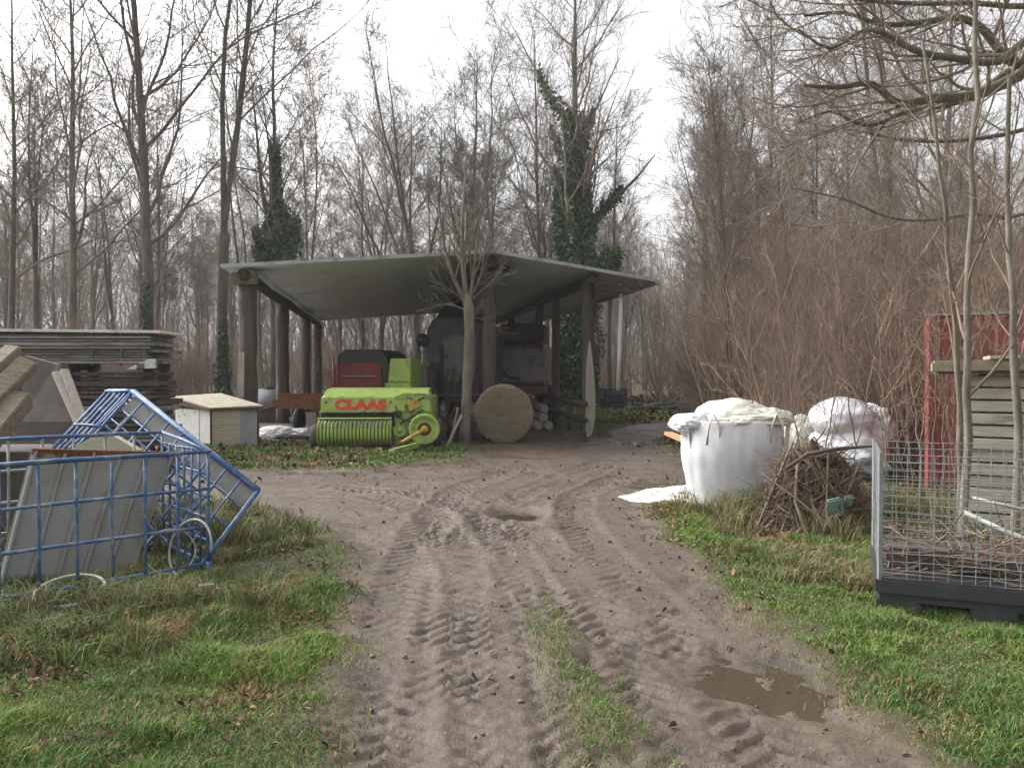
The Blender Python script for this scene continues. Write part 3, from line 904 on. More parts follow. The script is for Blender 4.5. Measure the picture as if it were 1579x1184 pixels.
# ------------------------------------------------------------------ open shed
A = .155
DX = Vector((-A, 1, 0)).normalized()       # depth axis
WX = Vector((DX.y, -DX.x, 0))              # width axis, to the right
S0 = Vector((1.81, 18.9, 0))               # right front post
def sh(w, s, z):                           # w to the right from the right front post, s depth
    return S0 + WX * w + DX * s + Vector((0, 0, z))
shed = thing('open_shed', 'open timber pole shed with a shallow grey sheet roof in the middle of the yard', 'shed')
WL = -7.77; WRG = -2.35
EL, ERt = WL - .42, 1.42
zL, zR, zT = 3.80, 3.66, 4.24
ns = int(19.2 / .044)
sv = np.linspace(-.75, 18.4, ns)
wav = .018 * np.sin(sv / .177 * 2 * np.pi) + .02 * fbm(sv * .4, sv * 0, 2)
def slope(name, w0, z0, w1, z1):
    V_ = []; th = .012
    for wi, zi in ((w0, z0), (w1, z1)):
        for t_, off in ((0, 0), (1, -th)):
            for k_ in range(ns):
                V_.append(tuple(sh(wi, sv[k_], zi + wav[k_] + off)))
    a = np.arange(ns - 1)
    F_ = [np.stack([a, a + 1, a + 1 + 2 * ns, a + 2 * ns], 1), np.stack([a + ns, a + 3 * ns, a + 3 * ns + 1, a + 1 + ns], 1)]
    e = [[0, 2 * ns, 3 * ns, ns], [ns - 1, 2 * ns - 1, 4 * ns - 1, 3 * ns - 1]]
    F_.append(np.array(e))
    F_.append(np.stack([a, a + ns, a + ns + 1, a + 1], 1)); F_.append(np.stack([a + 2 * ns, a + 1 + 2 * ns, a + 1 + 3 * ns, a + 3 * ns], 1))
    return mesh_np(name, V_, F_, M['roof'], parent=shed)
slope('roof', EL, zL, WRG, zT)
slope('roof', ERt, zR, WRG, zT)
mb = MB()
for (wa, za, wb_, zb) in ((EL, zL, WRG, zT), (WRG, zT, ERt, zR)):
    mb.bar(sh(wa, -.775, za + .005), sh(wb_, -.775, zb + .005), .03, .075)
mb.build('edge_trim', M['gutter'], shed)
mb = MB()
mb.bar(sh(ERt + .06, -.7, zR - .02), sh(ERt + .06, 18.3, zR - .02), .12, .10)
mb.build('gutter', M['gutter'], shed)
# wall plates and ridge beam
for w, z, r_ in ((WL, 3.66, .13), (0, 3.40 + .32, .12), (WRG, 4.06, .12)):
    mb = MB()
    pts = [sh(w + .03 * math.sin(i * 1.7), -.55 + i * 1.88, z - .01 * (i % 3)) for i in range(11)]
    mb.tube(pts, [r_ * (1 + .08 * math.sin(i * 2.1)) for i in range(11)], 10)
    mb.build('beam', M['beam'], shed, True)
mb = MB(); mb.tube([sh(WRG - .5, .3, 4.02), sh(WRG + .5, .3, 4.02)], .085, 8); mb.build('cross_beam', M['beam'], shed, True)
def post(w, s, top, r0, r1, lean=(0, 0), seed=0, m='post', split=False):
    rg = random.Random(seed)
    n = 9; pts = []; rs = []
    for i in range(n):
        f = i / (n - 1)
        pts.append(sh(w + lean[0] * (1 - f) + rg.uniform(-.015, .015), s + lean[1] * (1 - f), -.15 + (top + .15) * f))
        rs.append((r0 + (r1 - r0) * f) * rg.uniform(.93, 1.07))
    mb = MB(); mb.tube(pts, rs, 12)
    o = mb.build('post', M[m], shed, True)
    return o
post(WL, 0, 3.55, .21, .20, seed=1)
post(WL, 5.8, 3.55, .20, .19, seed=2)
post(WL, 12.6, 3.55, .17, .16, seed=3)
post(WL, 17.6, 3.55, .19, .18, seed=4)
o = post(0, 0, 3.62, .11, .17, seed=5)
post(0, 3.7, 3.62, .12, .11, seed=6)
post(0, 6.2, 3.62, .11, .11, seed=7)
post(0, 12, 3.62, .13, .12, seed=8)
post(0, 17.8, 3.62, .13, .12, seed=9)
post(WRG, .1, 3.98, .16, .15, seed=10)
post(WRG, 9, 3.98, .14, .13, seed=11)
post(WRG, 17.8, 3.98, .14, .13, seed=12)
# pale split face on the right front post, pale block on the left front post
mb = MB()
a_ = sh(0, -.165, 0)
v_ = []
prof = [(-.06, .0), (-.10, .25), (-.11, .75), (-.10, 1.3), (-.085, 1.7), (-.03, 2.25), (.0, 2.3)]
left = [(x, z) for x, z in prof]; right = [(.055, 1.9), (.10, 1.5), (.135, 1.0), (.13, .5), (.06, .1)]
poly = left + right
base = [tuple(a_ + WX * x + DX * (0.0) + Vector((0, 0, z))) for x, z in poly]
back = [tuple(a_ + WX * x * .8 + DX * .12 + Vector((0, 0, z))) for x, z in poly]
n_ = len(poly)
mb.add(base + back, [tuple(range(n_)), tuple(range(2 * n_ - 1, n_ - 1, -1))] + [(i, i + n_, (i + 1) % n_ + n_, (i + 1) % n_) for i in range(n_)])
mb.build('split_face', M['wood_p'], shed)
mb = MB(); mb.bar(sh(WL - .28, -.25, 3.60), sh(WL + .25, -.22, 3.62), .32, .26, bev=.03); mb.build('cap_block', M['wood'], shed)
mb = MB(); mb.bar(sh(WL - .12, -.235, 1.0), sh(WL - .10, -.235, 2.0), .14, .05); mb.build('side_board', M['wood_p'], shed)
mb = MB(); mb.bar(sh(.1, -.35, 3.50), sh(.95, -.5, 3.46), .16, .16, bev=.02); mb.build('bracket', M['beam'], shed)
# pipe hanging from the right corner
mb = MB(); p0 = at(957, 436, 18.9); p1 = at(953, 601, 19.0)
mb.tube([p0 + Vector((0, 0, -.02)), at(957, 480, 18.9), at(955, 540, 18.95), p1], .052, 10)
tag(mb.build('downpipe', M['pipe_white'], None, True), 'thin white pipe hanging from the right corner of the shed roof', 'pipe')

# rail fence between the right posts and the log rack
fn = thing('rail_fence', 'low log rail barrier along the right side of the shed', 'fence', tuple(sh(0, 0, 0)))
fl = Vector(fn.location)
for z, s1 in ((.84, 6.0), (.46, 5.6)):
    mb = MB(); mb.tube([sh(-.14, -.25, z - .02) - fl, sh(-.15, 2.5, z) - fl, sh(-.16, s1, z + .03) - fl], .075, 8); mb.build('rail', M['beam'], fn, True)
for s in (1.9, 4.4):
    mb = MB(); mb.tube([sh(-.02, s, -.1) - fl, sh(-.02, s, 1.1) - fl], .06, 8); mb.build('post', M['post'], fn, True)
# firewood stacked against it
rr = random.Random(3)
k = 0
for (w, s_, z, r_, L_) in ((-.42, 2.6, .12, .12, 2.4), (-.68, 2.7, .12, .12, 2.3), (-.55, 2.7, .33, .12, 2.3), (-.50, 2.8, .56, .11, 2.3)):
    mb = MB(); a = sh(w, s_, z); b_ = sh(w + rr.uniform(-.04, .04), s_ + L_, z + .02)
    mb.tube([a, (a + b_) / 2 + Vector((.01, 0, .01)), b_], r_, 10)
    ol = mb.build('log', M['wood'], None, True)
    mb = MB(); mb.cyl(tuple(a - DX * .004), tuple(a + DX * .01), r_ * .93, 16); mb.build('cut_end', M['wood_p'], ol)
    tag(ol, 'long log lying end on beside the right shed post', 'log', 'logs stacked beside the right shed post')

# ------------------------------------------------------------------ round bale and things in the shed
def round_bale(c, r, L, label, az, group=None):
    t = thing('round_bale', label, 'bale', (c[0], c[1], c[2]), az, group)
    mb = MB()
    prof = [(0.0, -L / 2 - .0)]
    n = 64; rg = rngf(int(abs(c[0]) * 100) + 3)
    V_ = []; F_ = []
    rings = [(0.02, -L / 2 + .03), (.25 * r, -L / 2 + .015), (.55 * r, -L / 2), (.85 * r, -L / 2), (.97 * r, -L / 2 + .03), (r, -L / 2 + .1)] + [(r, z) for z in np.linspace(-L / 2 + .2, L / 2 - .1, 8)] + [(.95 * r, L / 2 - .02), (.4 * r, L / 2), (.02, L / 2)]
    for j, (q, z) in enumerate(rings):
        for i in range(n):
            th = 2 * math.pi * i / n
            dr = 1 + .018 * float(fbm(np.array([th * 3.0]), np.array([z * 3 + q * 6.]), 3)[0])
            dz = .03 * float(fbm(np.array([th * 4.0 + 7]), np.array([q * 8.]), 3)[0]) if j < 6 else 0
            V_.append((q * dr * math.cos(th), z + dz, r + q * dr * math.sin(th)))
    for j in range(len(rings) - 1):
        for i in range(n):
            F_.append((j * n + i, j * n + (i + 1) % n, (j + 1) * n + (i + 1) % n, (j + 1) * n + i))
    mb.add(V_, F_); mb.build('hay_roll', M['hay'], t, True)
    # loose stalks
    m = 1500; q = r * np.sqrt(rg.random(m)) * .99; th = rg.random(m) * 6.283
    C = np.column_stack([q * np.cos(th), -L / 2 - .004 - .01 * rg.random(m), r + q * np.sin(th)])
    d = np.column_stack([-np.sin(th), rg.normal(size=m) * .25 - .1, np.cos(th)]) + rg.normal(size=(m, 3)) * .35; d[:, 1] = -np.abs(d[:, 1]) * .4
    P = np.stack([C, C + nrm(d) * (.04 + .1 * rg.random((m, 1)))], 1)
    tube_obj('stalks', [(P, np.full((m, 2), .0035), 3)], M['ply'], t)
    return t
g_ = G(776, 683)
round_bale((g_.x, g_.y + .6, -.02), .655, 1.15, 'round hay bale standing on its side in front of the right bay of the shed', .02)
0 and round_bale((sh(-1.15, 3.6, 0).x, sh(-1.15, 3.6, 0).y, -.02), .62, 1.1, 'second round hay bale deeper in the shed behind the front one', -.2)
def sqbale(c, d, rz, label):
    mb = MB(); mb.box((0, 0, d[2] / 2), d, None, .04)
    t = thing('straw_bale', label, 'bale', c, rz)
    mb.build('straw_block', M['hay'], t)
    for s_ in (-.25, .25):
        m2 = MB(); m2.box((s_ * d[0], 0, d[2] / 2), (.012, d[1] + .012, d[2] + .012)); m2.build('twine', M['wood_p'], t)
c_ = sh(-.72, 4.6, 0)
sqbale((c_.x, c_.y, 0), (.8, .5, .40), .1, 'small square straw bale on the ground inside the shed beside the round bale')
sqbale((c_.x, c_.y, .40), (.78, .48, .38), -.05, 'small square straw bale stacked on another inside the shed')

# big old threshing machine in dark grey sheet
def P3(t, name, mbb, m, smooth=False):
    return mbb.build(name, M[m], t, smooth)
c_ = at(700, 600, 21.5)
th_ = thing('threshing_machine', 'tall dark grey old harvesting machine under the roof behind the young tree', 'farm machine', (c_.x, 21.5, 0), -A)
mb = MB(); mb.prism([(-.75, .75), (1.1, .75), (1.1, 2.55), (.5, 3.02), (-.55, 3.02), (-.75, 2.7)], 0, 3.4); P3(th_, 'body', mb, 'dark_grey')
mb = MB(); mb.prism([(-.9, 1.1), (-.76, 1.1), (-.76, 2.5), (-.9, 2.35)], .15, 1.9); P3(th_, 'side_cover', mb, 'mid_grey')
mb = MB(); mb.box((.15, -.03, 1.9), (.95, .06, 1.25), None, .02); P3(th_, 'front_panel', mb, 'mid_grey')
mb = MB(); mb.box((-.33, -.06, 1.55), (.10, .12, 1.5)); P3(th_, 'upright', mb, 'black')
mb = MB(); mb.box((.78, -.06, 1.75), (.16, .14, 1.9)); P3(th_, 'upright', mb, 'black')
mb = MB(); mb.lathe([(0, -.06), (.14, -.06), (.18, -.03), (.18, .05), (0, .05)], (-.86, -.02, 2.42), Matrix.Rotation(R(90), 3, 'X'), 24); P3(th_, 'pulley', mb, 'black', True)
mb = MB(); mb.lathe([(0, -.06), (.16, -.06), (.20, -.03), (.20, .05), (0, .05)], (.35, -.1, 1.2), Matrix.Rotation(R(90), 3, 'X'), 24); P3(th_, 'pulley', mb, 'rustd', True)
for x in (-.72, 1.0):
    for y in (.5, 2.8):
        mb = MB(); mb.lathe([(.12, -.12), (.44, -.12), (.48, -.08), (.48, .08), (.44, .12), (.12, .12)], (x, y, .48), Matrix.Rotation(R(90), 3, 'Y'), 24); w_ = P3(th_, 'wheel', mb, 'tyre', True)
mb = MB(); mb.tube([(-.6, -.25, .95), (.3, -.3, .92), (1.0, -.25, .95)], .035); P3(th_, 'front_rail', mb, 'steel', True)
mb = MB(); mb.prism([(-.55, 3.02), (.45, 3.02), (.3, 3.32), (-.4, 3.32)], .3, 2.2); P3(th_, 'hopper', mb, 'black')
mb = MB()
for i in range(7):
    mb.bar((-.5 + i * .2, -.05, 1.0), (-.35 + i * .2, -.12, 1.5 + .1 * (i % 3)), .03, .02)
P3(th_, 'tines', mb, 'rustd')

# grey box trailer with red stuff on top behind the bale
c_ = at(795, 600, 22.6)
tr = thing('box_trailer', 'dusty grey sided farm trailer behind the round bale in the shed', 'trailer', (c_.x, 22.6, 0), -A)
mb = MB(); mb.box((0, 1.5, 1.75), (1.55, 3, 1.0), None, .02); P3(tr, 'side_panels', mb, 'mid_grey')
mb = MB(); mb.box((0, -.03, 2.27), (1.62, .09, .06)); mb.box((0, -.03, 1.25), (1.62, .09, .07)); P3(tr, 'rim', mb, 'rustd')
mb = MB(); mb.tube([(-.75, -.06, 2.2), (-.55, -.08, 1.75), (-.2, -.08, 1.42), (.15, -.07, 1.36)], .035); P3(tr, 'hanging_strap', mb, 'black', True)
mb = MB(); mb.box((0, 1.5, 1.05), (1.6, 3.1, .22)); P3(tr, 'chassis', mb, 'rustd')
mb = MB(); mb.lathe([(.12, -.1), (.38, -.1), (.42, -.06), (.42, .06), (.38, .1), (.12, .1)], (-.6, 1.2, .42), Matrix.Rotation(R(90), 3, 'Y'), 24); P3(tr, 'wheel', mb, 'tyre', True)
mb = MB(); mb.lathe([(.12, -.1), (.38, -.1), (.42, -.06), (.42, .06), (.38, .1), (.12, .1)], (.6, 1.2, .42), Matrix.Rotation(R(90), 3, 'Y'), 24); P3(tr, 'wheel', mb, 'tyre', True)
mb = MB(); mb.box((.1, .9, 2.62), (1.35, 1.3, .60), None, .08); ob = mb.build('crate', M['maroon'], None); ob.location = (c_.x, 22.6, .03); ob.rotation_euler = (0, 0, -A)
tag(ob, 'dark red crate lying on top of the grey trailer under the roof', 'crate')

# red round baler with black cover
c_ = at(552, 600, 20.3)
rb = thing('red_baler', 'dark red baling machine with a rounded black top in the left bay of the shed', 'farm machine', (c_.x, 20.3, 0), -A)
mb = MB(); mb.prism([(-.78, .55), (.62, .55), (.62, 1.85), (-.45, 1.85), (-.70, 1.6)], 0, 1.7); P3(rb, 'body', mb, 'redm')
mb = MB(); mb.prism([(-.52, 1.80), (.80, .75), (.84, 1.6), (.74, 1.98), (.55, 2.13), (-.25, 2.15), (-.48, 2.0)], -.02, 1.75)
mb = MB()
arc = [(-.55, 1.78), (-.5, 2.0), (-.3, 2.13), (.5, 2.13), (.72, 2.02), (.84, 1.75), (.84, 1.1)]
inn = [(.66, 1.1), (.66, 1.7), (.55, 1.82), (-.40, 1.82)]
mb.prism(arc + inn, -.05, 1.75); P3(rb, 'top_cover', mb, 'black')
mb = MB(); mb.box((.05, -.05, 1.45), (.95, .04, .045)); P3(rb, 'trim_bar', mb, 'steel')
mb = MB(); mb.box((.05, -.03, 1.15), (1.1, .05, .05)); P3(rb, 'ledge', mb, 'redm')
for x in (-.5, -.62):
    mb = MB(); mb.tube([(x, -.1, .5), (x, -.08, 1.95)], .025); P3(rb, 'upright', mb, 'redm', True)
for x in (-.75, .7):
    mb = MB(); mb.lathe([(.12, -.1), (.36, -.1), (.40, -.06), (.40, .06), (.36, .1), (.12, .1)], (x, .9, .40), Matrix.Rotation(R(90), 3, 'Y'), 24); P3(rb, 'wheel', mb, 'tyre', True)

# lime hopper machine
c_ = at(615, 600, 18.6)
lh = thing('green_elevator', 'upright lime green steel chute standing behind the green baler', 'farm machine', (c_.x, 18.6, 0), -A)
mb = MB(); mb.prism([(-.26, .5), (.28, .5), (.28, 1.88), (-.2, 1.88), (-.26, 1.3)], 0, .9); P3(lh, 'body', mb, 'lime')
mb = MB(); mb.box((.02, -.015, 1.35), (.54, .03, .03)); P3(lh, 'seam_strip', mb, 'lime_d')
mb = MB(); mb.box((-.28, .3, 1.05), (.12, .6, .5)); P3(lh, 'side_box', mb, 'lime_d')
for x in (-.2, .2):
    mb = MB(); mb.bar((x, .1, -.05), (x, .1, .55), .07); P3(lh, 'leg', mb, 'rustd')
# brown bench like frame right of it
mb = MB(); c_ = at(645, 560, 20.5)
bt = thing('brown_frame', 'brown timber topped frame between the green chute and the grey machine', 'frame', (c_.x, 20.5, 0), -A)
mb.box((0, .4, 1.75), (.62, .9, .12), None, .02); P3(bt, 'top_board', mb, 'wood')
mb = MB(); mb.box((0, .45, .95), (.55, .7, 1.45)); P3(bt, 'panel', mb, 'mid_grey')
for x in (-.27, .27):
    mb = MB(); mb.bar((x, .0, -.05), (x, .0, 1.7), .07); P3(bt, 'leg', mb, 'rustd')

# rusty trailer left of the baler
c_ = at(460, 625, 19.5)
rt = thing('rusty_trailer', 'low flat rusty trailer bed left of the green baler', 'trailer', (c_.x, 19.4, 0), -A + .05)
mb = MB(); mb.box((.1, 1.3, .78), (1.35, 2.9, .20), None, .015); P3(rt, 'bed', mb, 'rustd')
mb = MB(); mb.box((.2, -.18, .86), (1.2, .05, .38)); P3(rt, 'front_board', mb, 'rust')
mb = MB(); mb.bar((-.5, -.2, .72), (-1.0, -.5, .52), .09); P3(rt, 'drawbar', mb, 'rustd')
for x in (-.45, .7):
    mb = MB(); mb.lathe([(.1, -.08), (.28, -.08), (.31, -.05), (.31, .05), (.28, .08), (.1, .08)], (x, 1.3, .31), Matrix.Rotation(R(90), 3, 'Y'), 20); P3(rt, 'wheel', mb, 'tyre', True)
mb = MB(); mb.bar((.55, -.1, -.05), (.55, -.1, .75), .05); P3(rt, 'prop', mb, 'rustd')
# pale tank and wooden cask behind
c_ = at(415, 612, 24)
tk = thing('water_tank', 'pale grey plastic tank behind the left shed posts', 'tank', (c_.x, 24, 0))
mb = MB(); mb.box((0, 0, .72), (.85, .8, .62), None, .1); P3(tk, 'body', mb, 'greyp', True)
mb = MB(); mb.cyl((0, 0, 1.02), (0, 0, 1.10), .16, 20); P3(tk, 'lid', mb, 'black')
mb = MB(); mb.box((0, 0, .2), (.95, .9, .4)); P3(tk, 'pallet', mb, 'beam')

# ------------------------------------------------------------------ green pick-up baler
g0 = G(580, 697)
BX, BY = g0.x, g0.y + .25
bl = thing('green_baler', 'lime green pickup baler with red lettering parked in front of the shed', 'baler', (BX, BY, -.01), .05)
def X(u): return (u - 580) / 78.0
def Z(v): return (697 - v) / 78.0
# hood
mb = MB()
for (x0, x1, y0) in ((X(497), X(660), 0),):
    xs_ = (x0, x1)
    prof = [(-.10, Z(634)), (-.05, Z(613)), (.06, Z(604)), (.5, Z(600)), (1.2, Z(600)), (1.2, Z(634))]
    n = len(prof); V_ = []; 
    for q, xx in enumerate((x0 - .05, x0 + .02, x1 - .03, x1)):
        for (y, z) in prof:
            sc = 1 if q in (1, 2) else .985
            V_.append((xx if z < Z(610) or q in (1, 2) else xx + (.07 if q == 0 else -.05), y, z * sc))
    F_ = []
    for q in range(3):
        for i in range(n):
            j = (i + 1) % n
            F_.append((q * n + i, q * n + j, (q + 1) * n + j, (q + 1) * n + i))
    F_.append(tuple(range(n))[::-1]); F_.append(tuple(range(3 * n, 4 * n)))
    mb.add(V_, F_)
hood = mb.build('hood', M['lime'], bl)
bv = hood.modifiers.new('bevel', 'BEVEL'); bv.width = .012; bv.segments = 2
# lower lip of hood, right shield
mb = MB(); mb.box((X(548), -.115, Z(635)), (X(606) - X(492), .05, .035), None, .01); P3(bl, 'hood_lip', mb, 'lime_d')
mb = MB(); mb.prism([(X(606), Z(640)), (X(606), Z(612)), (X(622), Z(606)), (X(662), Z(608)), (X(664), Z(650)), (X(645), Z(676)), (X(607), Z(684))], -.06, .5); P3(bl, 'gear_housing', mb, 'lime_d')
# chamber body behind
mb = MB(); mb.box((X(640), 1.7, .75), (.6, 2.0, .6), None, .02); P3(bl, 'bale_chamber', mb, 'lime')
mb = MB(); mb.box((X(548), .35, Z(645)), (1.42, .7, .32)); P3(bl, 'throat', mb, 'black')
mb = MB(); mb.tube([(X(490), -.22, Z(645)), (X(602), -.22, Z(645))], .02); P3(bl, 'crop_bar', mb, 'lime')
# tines under the crop bar
mb = MB()
for i in range(34):
    x = X(494) + i * (X(600) - X(494)) / 33
    mb.tube([(x, -.2, Z(646)), (x + .005, -.30, Z(651)), (x, -.33, Z(660))], .006, 5)
P3(bl, 'spring_tines', mb, 'steel')
# pickup drum: stripper bands
for side, xx in (('a', X(491)), ('b', X(601))):
    mb = MB(); mb.prism([(-.001, 0), (0, 0)], 0, 0) if False else None
    mb.lathe([(0, -.015), (.27, -.015), (.27, .015), (0, .015)], (xx, -.05, Z(668)), Matrix.Rotation(R(90), 3, 'Y'), 28); P3(bl, 'drum_plate', mb, 'lime_d')
mb = MB(); mb.cyl((X(491), -.05, Z(668)), (X(601), -.05, Z(668)), .17, 20); P3(bl, 'drum_core', mb, 'black', True)
drum = bpy.data.objects.new('pickup_drum', None)
nb = 19
band_me = None
for i in range(nb):
    x0 = X(493) + i * (X(600) - X(493)) / nb; w = (X(600) - X(493)) / nb * .78
    if band_me is None:
        mb = MB(); V_ = []; F_ = []
        m = 15
        for k_ in range(m):
            a_ = R(-70 + 215 * k_ / (m - 1))
            y = -.05 - .245 * math.cos(a_ - R(20)); z = Z(668) + .245 * math.sin(a_ - R(20))
            for xx in (0, w * .18, w * .82, w):
                dd = .018 if xx in (0, w) else 0
                V_.append((xx, y + dd * math.cos(a_ - R(20)), z - dd * math.sin(a_ - R(20))))
        for k_ in range(m - 1):
            for q in range(3):
                F_.append((k_ * 4 + q, k_ * 4 + q + 1, (k_ + 1) * 4 + q + 1, (k_ + 1) * 4 + q))
        mb.add(V_, F_); o = mb.build('stripper_band', M['lime'], bl, True); band_me = o; o.location = (x0, 0, 0)
    else:
        o = band_me.copy(); COL.objects.link(o); o.parent = bl; o.location = (x0, 0, 0)
# skid under drum
mb = MB(); mb.box((X(548), -.08, Z(690)), (1.35, .3, .02)); P3(bl, 'skid', mb, 'rustd')
# flywheel
fw = Vector((X(653), -.32, Z(661)))
mb = MB(); mb.lathe([(.13, .02), (.22, .02), (.235, .055), (.285, .065), (.30, .05), (.30, -.06), (.0, -.06)], fw, Matrix.Rotation(R(90), 3, 'X'), 36)
fy = P3(bl, 'flywheel', mb, 'lime', True)
mb = MB(); mb.lathe([(.0, .0), (.14, .0), (.14, -.03), (.0, -.03)], fw + Vector((0, .0, 0)), Matrix.Rotation(R(90), 3, 'X'), 30); mb.build('disc', M['rustd'], fy)
mb = MB(); mb.lathe([(.0, .10), (.06, .10), (.075, .05), (.08, .0), (.0, .0)], fw, Matrix.Rotation(R(90), 3, 'X'), 20); mb.build('hub', M['yellow'], fy, True)
# small pulleys and guards
for (u, v, r_, mm) in ((614, 664, .13, 'lime'), (630, 628, .10, 'steel'), (640, 640, .08, 'lime'), (612, 640, .07, 'black')):
    mb = MB(); mb.lathe([(0, .05), (r_ * .3, .05), (r_ * .35, .01), (r_ * .8, .01), (r_, .035), (r_, -.03), (0, -.03)], (X(u), -.10, Z(v)), Matrix.Rotation(R(90), 3, 'X'), 24); P3(bl, 'pulley', mb, mm, True)
mb = MB(); mb.tube([(X(614), -.14, Z(654)), (X(650), -.14, Z(632))], .016, 6); mb.tube([(X(614), -.14, Z(674)), (X(655), -.14, Z(684))], .016, 6); P3(bl, 'drive_belt', mb, 'black', True)
mb = MB(); mb.prism([(X(622), Z(618)), (X(640), Z(616)), (X(646), Z(626)), (X(630), Z(634))], -.16, -.07); P3(bl, 'belt_guard', mb, 'yellow')
mb = MB(); mb.tube([(X(625), -.12, Z(612)), (X(640), -.14, Z(619)), (X(652), -.12, Z(613))], .018, 6); mb.tube([(X(607), -.1, Z(626)), (X(618), -.16, Z(648)), (X(640), -.16, Z(650))], .015, 6); P3(bl, 'hoses', mb, 'black', True)
# pto shaft
mb = MB(); mb.cyl(fw + Vector((0, -.1, 0)), (X(620), -.62, Z(679)), .035, 12); P3(bl, 'shaft_guard', mb, 'yellow', True)
mb = MB(); mb.cyl((X(621), -.60, Z(678)), (X(592), -1.0, Z(697)), .022, 10); mb.box((X(589), -1.03, Z(699)), (.12, .08, .07), Matrix.Rotation(R(30), 3, 'Y'), .01); P3(bl, 'drive_shaft', mb, 'rustd')
# drawbar and stand
mb = MB(); mb.bar((X(652), -.15, Z(683)), (X(612), -1.1, Z(688)), .10, .09); mb.box((X(610), -1.15, Z(688)), (.12, .16, .06), None, .01); P3(bl, 'drawbar', mb, 'lime_d')
mb = MB(); mb.bar((X(612), -.9, Z(682)), (X(622), -.95, .0), .05); mb.box((X(622), -.95, .01), (.14, .14, .02)); P3(bl, 'stand', mb, 'rustd')
mb = MB(); mb.box((X(655), .1, Z(691)), (.5, .5, .02)); P3(bl, 'foot_plate', mb, 'lime_d')
for (xx, w, r_) in ((X(481), .17, .27), (X(672), .16, .33)):
    mb = MB(); mb.lathe([(.13, -w / 2), (r_ - .04, -w / 2), (r_, -w / 2 + .03), (r_, w / 2 - .03), (r_ - .04, w / 2), (.13, w / 2)], (xx, .25, r_ - .01), Matrix.Rotation(R(90), 3, 'Y'), 28)
    w_ = P3(bl, 'wheel', mb, 'tyre', True)
    mb = MB(); mb.lathe([(0, -.04), (.135, -.05), (.135, .05), (0, .04)], (xx, .25, r_ - .01), Matrix.Rotation(R(90), 3, 'Y'), 24); mb.build('rim', M['lime_d'], w_)
# lettering
tx = bpy.data.curves.new('lettering', 'FONT'); tx.body = 'CLAAS'; tx.size = .26; tx.offset = .020; tx.extrude = .002; tx.align_x = 'CENTER'; tx.space_character = 1.05
to = bpy.data.objects.new('t', tx); COL.objects.link(to)
bpy.context.view_layer.update()
me = bpy.data.meshes.new_from_object(to.evaluated_get(bpy.context.evaluated_depsgraph_get()))
bpy.data.objects.remove(to)
me.materials.clear(); me.materials.append(M['letter'])
lt = bpy.data.objects.new('lettering', me); COL.objects.link(lt); lt.parent = bl
xs_ = [v.co.x for v in me.vertices]; wd = max(xs_) - min(xs_)
lt.scale = (1.02 / wd, 1.0, 1.0)
lt.location = (X(554), -.096, Z(631)); lt.rotation_euler = (R(90) - math.atan2(.05, Z(613) - Z(634)) , 0, 0)
for xx in (X(501), X(600)):
    mb = MB(); mb.cyl((xx, -.10, Z(620)), (xx, -.07, Z(620)), .025, 14); P3(bl, 'bolt', mb, 'steel')

# ------------------------------------------------------------------ young pollard tree in front of the shed
base = G(722, 684)
yt = thing('young_tree', 'pale barked young tree with clipped branching top in front of the shed', 'tree', (base.x, base.y, -.05))
sc_ = base.y
def yp(u, v, dy=0.0):
    p = at(u, v, base.y + dy); return (p.x - base.x, dy, p.z + .05)
P = [yp(718, 690), yp(717, 660), yp(719, 620), yp(722, 560), yp(724, 510), yp(723, 478), yp(720, 455)]
mb = MB(); mb.tube(P, [.155, .12, .108, .106, .112, .118, .08], 14); mb.build('trunk', M['bark_sap'], yt, True)
limbs = [[(722, 500), (733, 485), (745, 470)], [(720, 462), (716, 430), (712, 380), (714, 320), (720, 235)], [(720, 468), (704, 440), (690, 405), (680, 350), (672, 270)],
         [(722, 465), (736, 440), (744, 415), (748, 380)], [(721, 480), (700, 470), (680, 468), (662, 476)], [(722, 470), (730, 430), (736, 370), (748, 290)], [(724, 488), (745, 492), (762, 500), (772, 510)], [(720, 474), (708, 455), (690, 445), (668, 430)],
         [(723, 466), (740, 450), (765, 430), (775, 415)]]
Ls = []; n_l = 6
for i, L_ in enumerate(limbs):
    pts = np.array([yp(u, v, -.1 * j * ((i % 3) - 1)) for j, (u, v) in enumerate(L_)])
    tt = np.linspace(0, len(pts) - 1, n_l); j = np.minimum(tt.astype(int), len(pts) - 2); w = (tt - j)[:, None]
    Ls.append(pts[j] * (1 - w) + pts[j + 1] * w)
Ls = np.array(Ls); Rl = np.linspace(.028, .009, n_l)[None] * np.array([.7, 2.3, 2.0, 1.2, .7, 1.5, .5, .6, .5])[:, None]
rg = rngf(77)
P2, R2 = branch(rg, Ls, Rl, 9, .2, 1.0, .55, .5, 6, .10, .04, .5, .4, .2)
P3_, R3 = branch(rg, P2, R2, 5, .2, 1.0, .6, .5, 4, .14, .02, .7, .5, .3)
tube_obj('crown', [(Ls, Rl, 7), (P2, np.maximum(R2, .005), 4), (P3_, np.maximum(R3, .0035), 3)], M['bark_sap'], yt)
# planks leaning on it
for i, (a, b) in enumerate((((687, 692), (712, 640)), ((694, 688), (706, 628)))):
    p0 = G(*a); p1 = at(b[0], b[1], p0.y + .5); mb = MB(); mb.bar(p0, p1, .05, .03, bev=.004)
    tag(mb.build('plank', M['wood_p' if i == 0 else 'wood']), ['pale thin plank leaning against the young tree', 'short brown plank leaning behind the pale one at the young tree'][i], 'plank')
